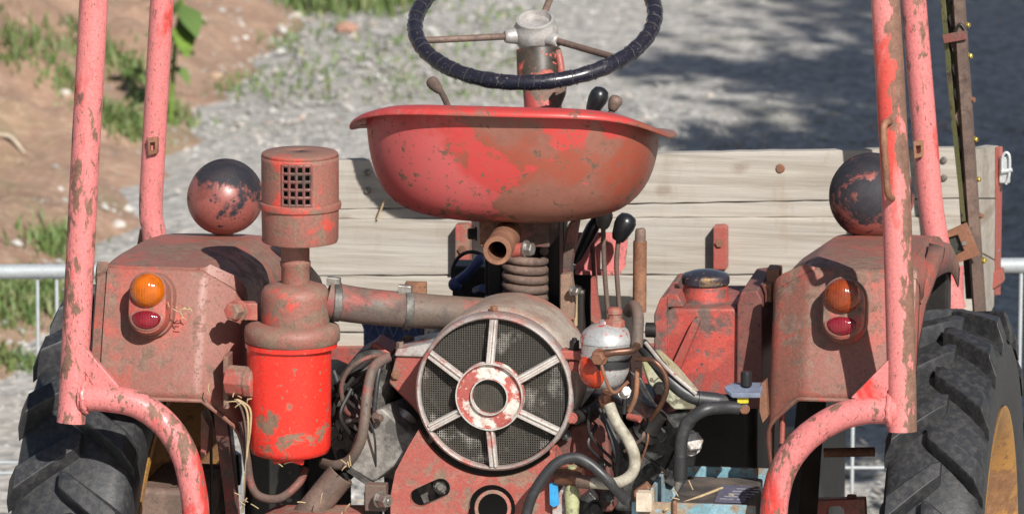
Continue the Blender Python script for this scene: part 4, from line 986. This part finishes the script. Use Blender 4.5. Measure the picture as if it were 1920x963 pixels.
# ---- blue parts in the middle distance ---------------------------
bl = MB().tube([P(853,533,.70), P(878,510,.68), P(900,486,.68)], [11*S(.7),8*S(.7),10*S(.7)], 12).build('blue_linkage', 'blue', T)
MB().sphere(P(853,533,.69), 13*S(.7), 16, 10).build('ball_joint', 'blue', bl); MB().sphere(P(899,487,.68), 10*S(.7), 14, 9).build('ball_joint', 'blue', bl)
MB().tube([P(892,545,.7), P(906,540,.68)], 8*S(.7), 10).build('pin', 'blue', bl)
MB().tube([P(884+36*math.cos(a), 512+40*math.sin(a), .74) for a in np.linspace(2.2, 5.6, 16)], 3.5*S(.74), 8).build('cable_loop', 'rubberband', T)
MB().box(P(885,530,.80), (32*S(.8),.03,.032)).build('pedal_box', 'dark', T, bevel=.003)
bp = MB().box(P(742,628,.95), (58*S(.95),.02,.030)).build('blue_footplate', 'blue', T, bevel=.003); bp['label'] = 'blue plate with raised diamond pattern'
for k in range(-2, 3):
    for sg in (-1, 1):
        c = P(742+k*24, 628, .95)-Vector((0,.021,0))
        MB().box(c, (.0011,.0012,.028), (1,0,0), (0,1,0), (.40*sg,0,1)).build('diamond_rib', plain('pale_blue_rib', (.18,.22,.33), .5) if k == -2 and sg == -1 else bpy.data.materials['pale_blue_rib'], bp)

# ---- cutter bar folded up at the right ---------------------------
CB = empty('cutter_bar', T); YC = 1.13; sC = S(YC)
def cb_px(y): return 1797+ (1836-1797)*(y/575)
MB().loft([[P(cb_px(y)-13, y, YC), P(cb_px(y)-9, y, YC-.014), P(cb_px(y)+9, y, YC-.014), P(cb_px(y)+13, y, YC), P(cb_px(y)+10, y, YC+.01), P(cb_px(y)-10, y, YC+.01)] for y in (-140,0,140,280,420,585)]).build('bar', 'brown', CB, angle=25)
MB().loft([[P(cb_px(y)-30-q, y, YC), P(cb_px(y)-22-q, y, YC-.006), P(cb_px(y)-20-q, y, YC+.008)] for y, q in ((-140,8),(0,4),(200,0),(415,-8))]).build('knife_back', 'olive', CB)
MB().loft([[P(cb_px(y)-24, y, YC+.008), P(cb_px(y)-12, y, YC+.004), P(cb_px(y)-12, y, YC+.014), P(cb_px(y)-24, y, YC+.016)] for y in (-140,100,300,560)]).build('ledger_plate', 'dark', CB)
for i in range(11):
    y = -60+i*46; x = cb_px(y)
    MB().prism(poly([(x-22,y+2),(x-12,y-16),(x-9,y+14),(x-14,y+24)], YC-.002), (0,.008,0)).build('knife_section', 'dark' if i % 3 else 'brown', CB, bevel=.001)
for y in (42, 110, 185, 262, 340, 412, 490):
    x = cb_px(y); hexbolt('bolt', P(x+12, y+random.uniform(-8,8), YC-.002), (1,-.5,0), random.uniform(4.5,6.5)*sC, .006, random.choice(['brass','rust','brass']), CB)
cl = MB(); cl.prism(poly([(1766,66),(1810,58),(1813,74),(1769,82)], YC-.022), (0,.006,0)).build('clamp', 'darkred', CB, bevel=.001)
MB().tube([P(1790,62,YC-.015), P(1800,46,YC-.015), P(1812,60,YC-.015)], 3*sC, 8).build('clamp_hook', 'dark', CB)
pt_ = MB().prism(poly([(1770,436),(1812,417),(1838,478),(1783,497)], 1.09), (0,.005,0), [poly([(1776,446),(1796,440),(1808,470),(1785,482),(1778,470)], 1.09)]).build('reflector_plate', 'rust', T, bevel=.001)
MB().prism(poly([(1774,446),(1795,438),(1806,472),(1780,486)], 1.098), (0,.012,0)).build('reflector', plain('grey_green_plastic', (.05,.058,.05), .35), pt_, bevel=.003); hexbolt('bolt', P(1807,456,1.088), BACK, 4*S(.6), .004, 'steel', pt_)
MB().loft([[P(1774,y,1.08), P(1778,y,1.065), P(1798,y,1.065), P(1807,y,1.08), P(1805,y,1.1), P(1776,y,1.1)] for y in (498,530,572)]).build('mower_bracket', 'pink', T, bevel=.001)
MB().box(P(1750,545,.70), (30*S(.7),.03,.05)).build('mower_pivot', 'dark', T, bevel=.004)
MB().tube([P(1545,848,.40), P(1640,846,.40)], 9*S(.4), 12).build('brake_rod', 'rust', T)
lo = MB().prism(poly([(1532,936),(1622,934),(1626,1010),(1528,1010)], .34), (0,.02,0), [poly([(1551,956),(1556,949),(1575,948),(1583,956),(1582,985),(1552,985)], .34)]).build('lower_bracket', 'plate', T, bevel=.002)
hexbolt('bolt', P(1597,934,.35), (0,0,1), 10*S(.34), .006, 'rust', lo)
MB().loft([[P(1450+a,b,.20), P(1470+a,b,.19), P(1505+a,b,.22), P(1455+a,b,.30)] for a, b in ((45,745),(35,850),(25,1000))]).build('inner_stay', 'dark', T)
MB().tube([P(1468,768,.10), P(1466,830,.10)], 5*S(.1), 8).build('fender_rod', 'plate', T)
MB().tube([P(395,790,.25), P(398,1010,.25)], 3*S(.2), 6).build('stay_rod', 'dark', T)
MB().box(P(340,1010,.30), (.05,.10,.10)).build('inner_drum', 'brown', T, bevel=.01)

# ================================================================== LOAD BOX
LB = empty('load_box', None, (P(1190,560,1.25).x, 1.25, 0)); tag(LB, 'weathered plank board of the load box standing behind the seat', 'load box')
LBo = Vector(LB.location)
def lb(m, name, mat, parent=LB, **k):
    m.v = [tuple(Vector(v)-LBo) for v in m.v]; return m.build(name, mat, parent, **k)
YL = 1.25
def row_at(px, yl, yr): return yl+(yr-yl)*(px-640)/(1825-640)
XL, XR = 556, 1826
planks = [(300.5,277,391.5,371,.010),(393,372.5,410,406,.010),(411.5,407.5,516,513,0),(517.5,514.5,622,622,.001),(624,624,660,662,0)]
for i, (a0, a1, b0, b1, dy) in enumerate(planks):
    m = MB(); n = 40; rr = random.Random(i)
    edge = lambda u0, u1: [P(XL+(XR-XL)*k/n, row_at(XL+(XR-XL)*k/n, u0, u1)+rr.uniform(-.9,.9), YL+dy+rr.uniform(-.0008,.0008)) for k in range(n+1)]
    m.loft([[t, b, b+Vector((0,.024,0)), t+Vector((0,.024,0))] for t, b in zip(edge(a0, a1), edge(b0, b1))])
    lb(m, 'plank', 'wood', bevel=.0018)
# end board going forward at the right, splayed, with its own planks and iron corner strip
eb = [(1826,281,1872,272,0),(1829,372,1872,372,0),(1834,470,1870,490,0),(1838,560,1868,556,0)]
for k in range(3):
    a = eb[k]; b = eb[k+1]; g = 1.2
    q = [P(a[0],a[1]+g,YL+.004), P(a[2],a[3]+g,YL+.22), P(b[2],b[3]-g,YL+.22), P(b[0],b[1]-g,YL+.004)]
    lb(MB().prism(q, Vector((-.022,.006,0))), 'side_plank', 'wood', bevel=.001)
lb(MB().prism([P(1864,276,YL+.19), P(1876,274,YL+.225), P(1872,552,YL+.225), P(1862,552,YL+.19)], Vector((.004,-.004,0))), 'corner_strip', 'plate', bevel=.001)
for y in (330, 352, 395, 430, 470, 512):
    lb(MB().sphere(P(1870, y, YL+.205), .0042, 10, 6), 'rivet', 'steel')
lb(MB().prism([P(1856,512,YL+.16), P(1880,505,YL+.20), P(1882,530,YL+.20), P(1848,552,YL+.14), P(1846,535,YL+.14)], Vector((0,.03,0))), 'box_hinge', 'plate', bevel=.003)
# toggle latch
lt = lb(MB().box(P(1884,318,YL+.20), (.009,.006,.022)), 'latch', 'galv', bevel=.002)
lb(MB().tube([P(1879,322,YL+.19), P(1880,294,YL+.19), P(1887,286,YL+.19), P(1893,295,YL+.19), P(1892,330,YL+.19), P(1886,345,YL+.19)], 2.6*S(1.4), 8), 'latch_bail', 'galv', lt)
lb(MB().tube([P(1878,322,YL+.19), P(1898,318,YL+.19)], 4*S(1.4), 8), 'latch_pin', 'galv', lt)
# red uprights, bolts, stains of metal on the boards
for (xa_, ya_, xb_, yb_) in ((853,422,880,500),(1337,425,1362,506)):
    u = lb(MB().prism(poly([(xa_,ya_),(xb_-6,ya_-1),(xb_,ya_+4),(xb_,yb_),(xa_,yb_)], YL-.030), (0,.028,0)), 'upright', 'plate', bevel=.002)
    lb(MB().lathe(P((xa_+xb_)/2, ya_+45 if xa_ < 900 else ya_+30, YL-.031), BACK, [(8*S(YL),0),(8*S(YL),.004)], 6), 'upright_bolt', 'rust', u)
for q, r in ((689,323),(689,357),(1770,300),(1770,333)):
    lb(MB().lathe(P(q, r, YL+.0095), BACK, [(6.5*S(YL),0),(6*S(YL),.003),(3*S(YL),.006)], 14), 'carriage_bolt', 'steel')
lb(MB().lathe(P(1463,316,YL+.0095), BACK, [(9*S(YL),0),(7*S(YL),.003)], 10), 'rusty_bolt', 'rust')
lb(MB().prism(poly([(600,650),(1800,640),(1800,720),(600,720)], YL-.01), (0,.05,0)), 'floor_bearer', 'dullred', bevel=.003)
lb(MB().tube([P(707,412,YL-.004), P(722,373,YL-.004)], 2*S(YL), 6), 'straw_stalk', 'straw')
lb(MB().prism([P(560,640,YL+.02), P(1822,628,YL+.02), P(1822,628,YL+.02)+Vector((0,.42,0)), P(560,640,YL+.02)+Vector((0,.42,0))], (0,0,-.03)), 'box_floor', 'wood')
lb(MB().box((P(1190,700,1.4).x, 1.62, .32), (.30,.30,.32)), 'front_chassis', 'dark')
# ================================================================== FENCE
def fence(name, x0px, x1px, rowl, rowr, label, wires, hrows):
    Y = 2.45; f = empty(name, None, (P((x0px+x1px)/2, 900, Y).x, Y, 0)); tag(f, label, 'fence', 'galvanised mesh fence panels'); o = Vector(f.location)
    def fb(m, n, mt='galv'):
        m.v = [tuple(Vector(v)-o) for v in m.v]; return m.build(n, mt, f)
    def rw(px): return rowl+(rowr-rowl)*(px/1920)
    A, B = P(x0px, rw(x0px), Y), P(x1px, rw(x1px), Y); r = 14*S(Y)
    fb(MB().tube([A, B], r, 18), 'top_rail'); 
    for q in (A, B): fb(MB().tube([q, Vector((q.x, q.y, .0))], r, 16), 'end_tube')
    fb(MB().tube([Vector((A.x,Y,.06)), Vector((B.x,Y,.06))], r, 14), 'bottom_rail')
    for wpx in wires:
        q = P(wpx, rw(wpx), Y); fb(MB().tube([q, Vector((q.x-.003, q.y, .05))], 3.6*S(Y), 8), 'wire')
    for h in hrows:
        a, b = P(x0px, h, Y), P(x1px, h, Y); fb(MB().tube([a, b], 3.2*S(Y), 8), 'cross_wire')
wl_ = [70+174*k+d for k in range(-6, 5) for d in (0, 36)]
wr_ = [1567+174*k+d for k in range(-4, 6) for d in (0, 36)]
fence('fence_panel', -1000, 848, 509, 497, 'galvanised mesh fence panel standing behind the left wheel', wl_, (866, 886))
fence('fence_panel', 862, 2600, 509, 497, 'galvanised mesh fence panel standing behind the right wheel', wr_, (876,))

# ---- bits of straw caught on the tractor
rs = random.Random(5)
for cx, cy, Y, n_, sp_ in ((342,583,.045,9,12),(446,752,-.004,7,9),(520,866,.0,3,6),(652,868,.02,4,5),(610,945,-.0,4,26),(655,948,-.0,3,16),(462,935,.01,5,9),(1300,940,.02,7,30),(395,735,.03,2,8)):
    for _ in range(n_):
        a = P(cx+rs.gauss(0,sp_), cy+rs.gauss(0,sp_*.6), Y); d = Vector((rs.gauss(0,1), rs.gauss(0,.3), rs.gauss(0,1))).normalized()*rs.uniform(.006,.016)
        MB().tube([a, a+d*.5+Vector((0,-.002,.001)), a+d], .0009, 5, 2).build('straw_bit', 'straw', T)

def weld(c, axis, r, par, n=26):
    d, x, y = basis(axis); c = Vector(c); rw = random.Random(9)
    MB().tube([c+(x*math.cos(2*math.pi*j/n)+y*math.sin(2*math.pi*j/n))*r+d*rw.uniform(-.0015,.0015) for j in range(n+1)], [.0042*rw.uniform(.8,1.25) for _ in range(n+1)], 8, 1).build('weld_bead', 'pink_rusty', par)
weld(P(160,744,-.07), P(220,744,-.07)-P(160,744,-.07), 27*S(-.07), aL); weld(P(1668,768,-.07), P(1600,768,-.07)-P(1668,768,-.07), 27*S(-.07), aR)
# more wiring and pipes through the engine bay
rw = random.Random(21)
for k in range(9):
    x0, y0 = rw.uniform(625,700), rw.uniform(690,760); x1, y1 = rw.uniform(640,740), rw.uniform(790,880); Yk = rw.uniform(.07,.14)
    MB().tube([P(x0,y0,Yk), P((x0+x1)/2+rw.uniform(-30,30),(y0+y1)/2,Yk-.02), P(x1,y1,Yk)], rw.uniform(2,4.5)*S(.1), 7).build('wire', rw.choice(['hose','dark','brown','darkred']), T)
for k in range(9):
    x0, y0 = rw.uniform(1100,1210), rw.uniform(745,800); x1, y1 = rw.uniform(1120,1260), rw.uniform(830,930); Yk = rw.uniform(.02,.09)
    MB().tube([P(x0,y0,Yk), P((x0+x1)/2+rw.uniform(-30,30),(y0+y1)/2,Yk-.02), P(x1,y1,Yk)], rw.uniform(2,5)*S(.1), 7).build('wire', rw.choice(['hose','dark','rust','brown']), T)
for cx, cy, Y, rr_ in ((1150,800,.095,9),(1180,850,.095,11),(1215,880,.10,9),(1128,870,.06,8),(1140,930,.06,10),(640,850,.13,8),(668,838,.09,9),(735,865,.09,9),(620,790,.12,10),(1060,815,.06,9),(1235,815,.10,12)):
    hexbolt('bolt', P(cx, cy, Y), (.15,-1,.2), rr_*S(Y), .010, rw.choice(['oily','dark','brown','cast']), T, .004)
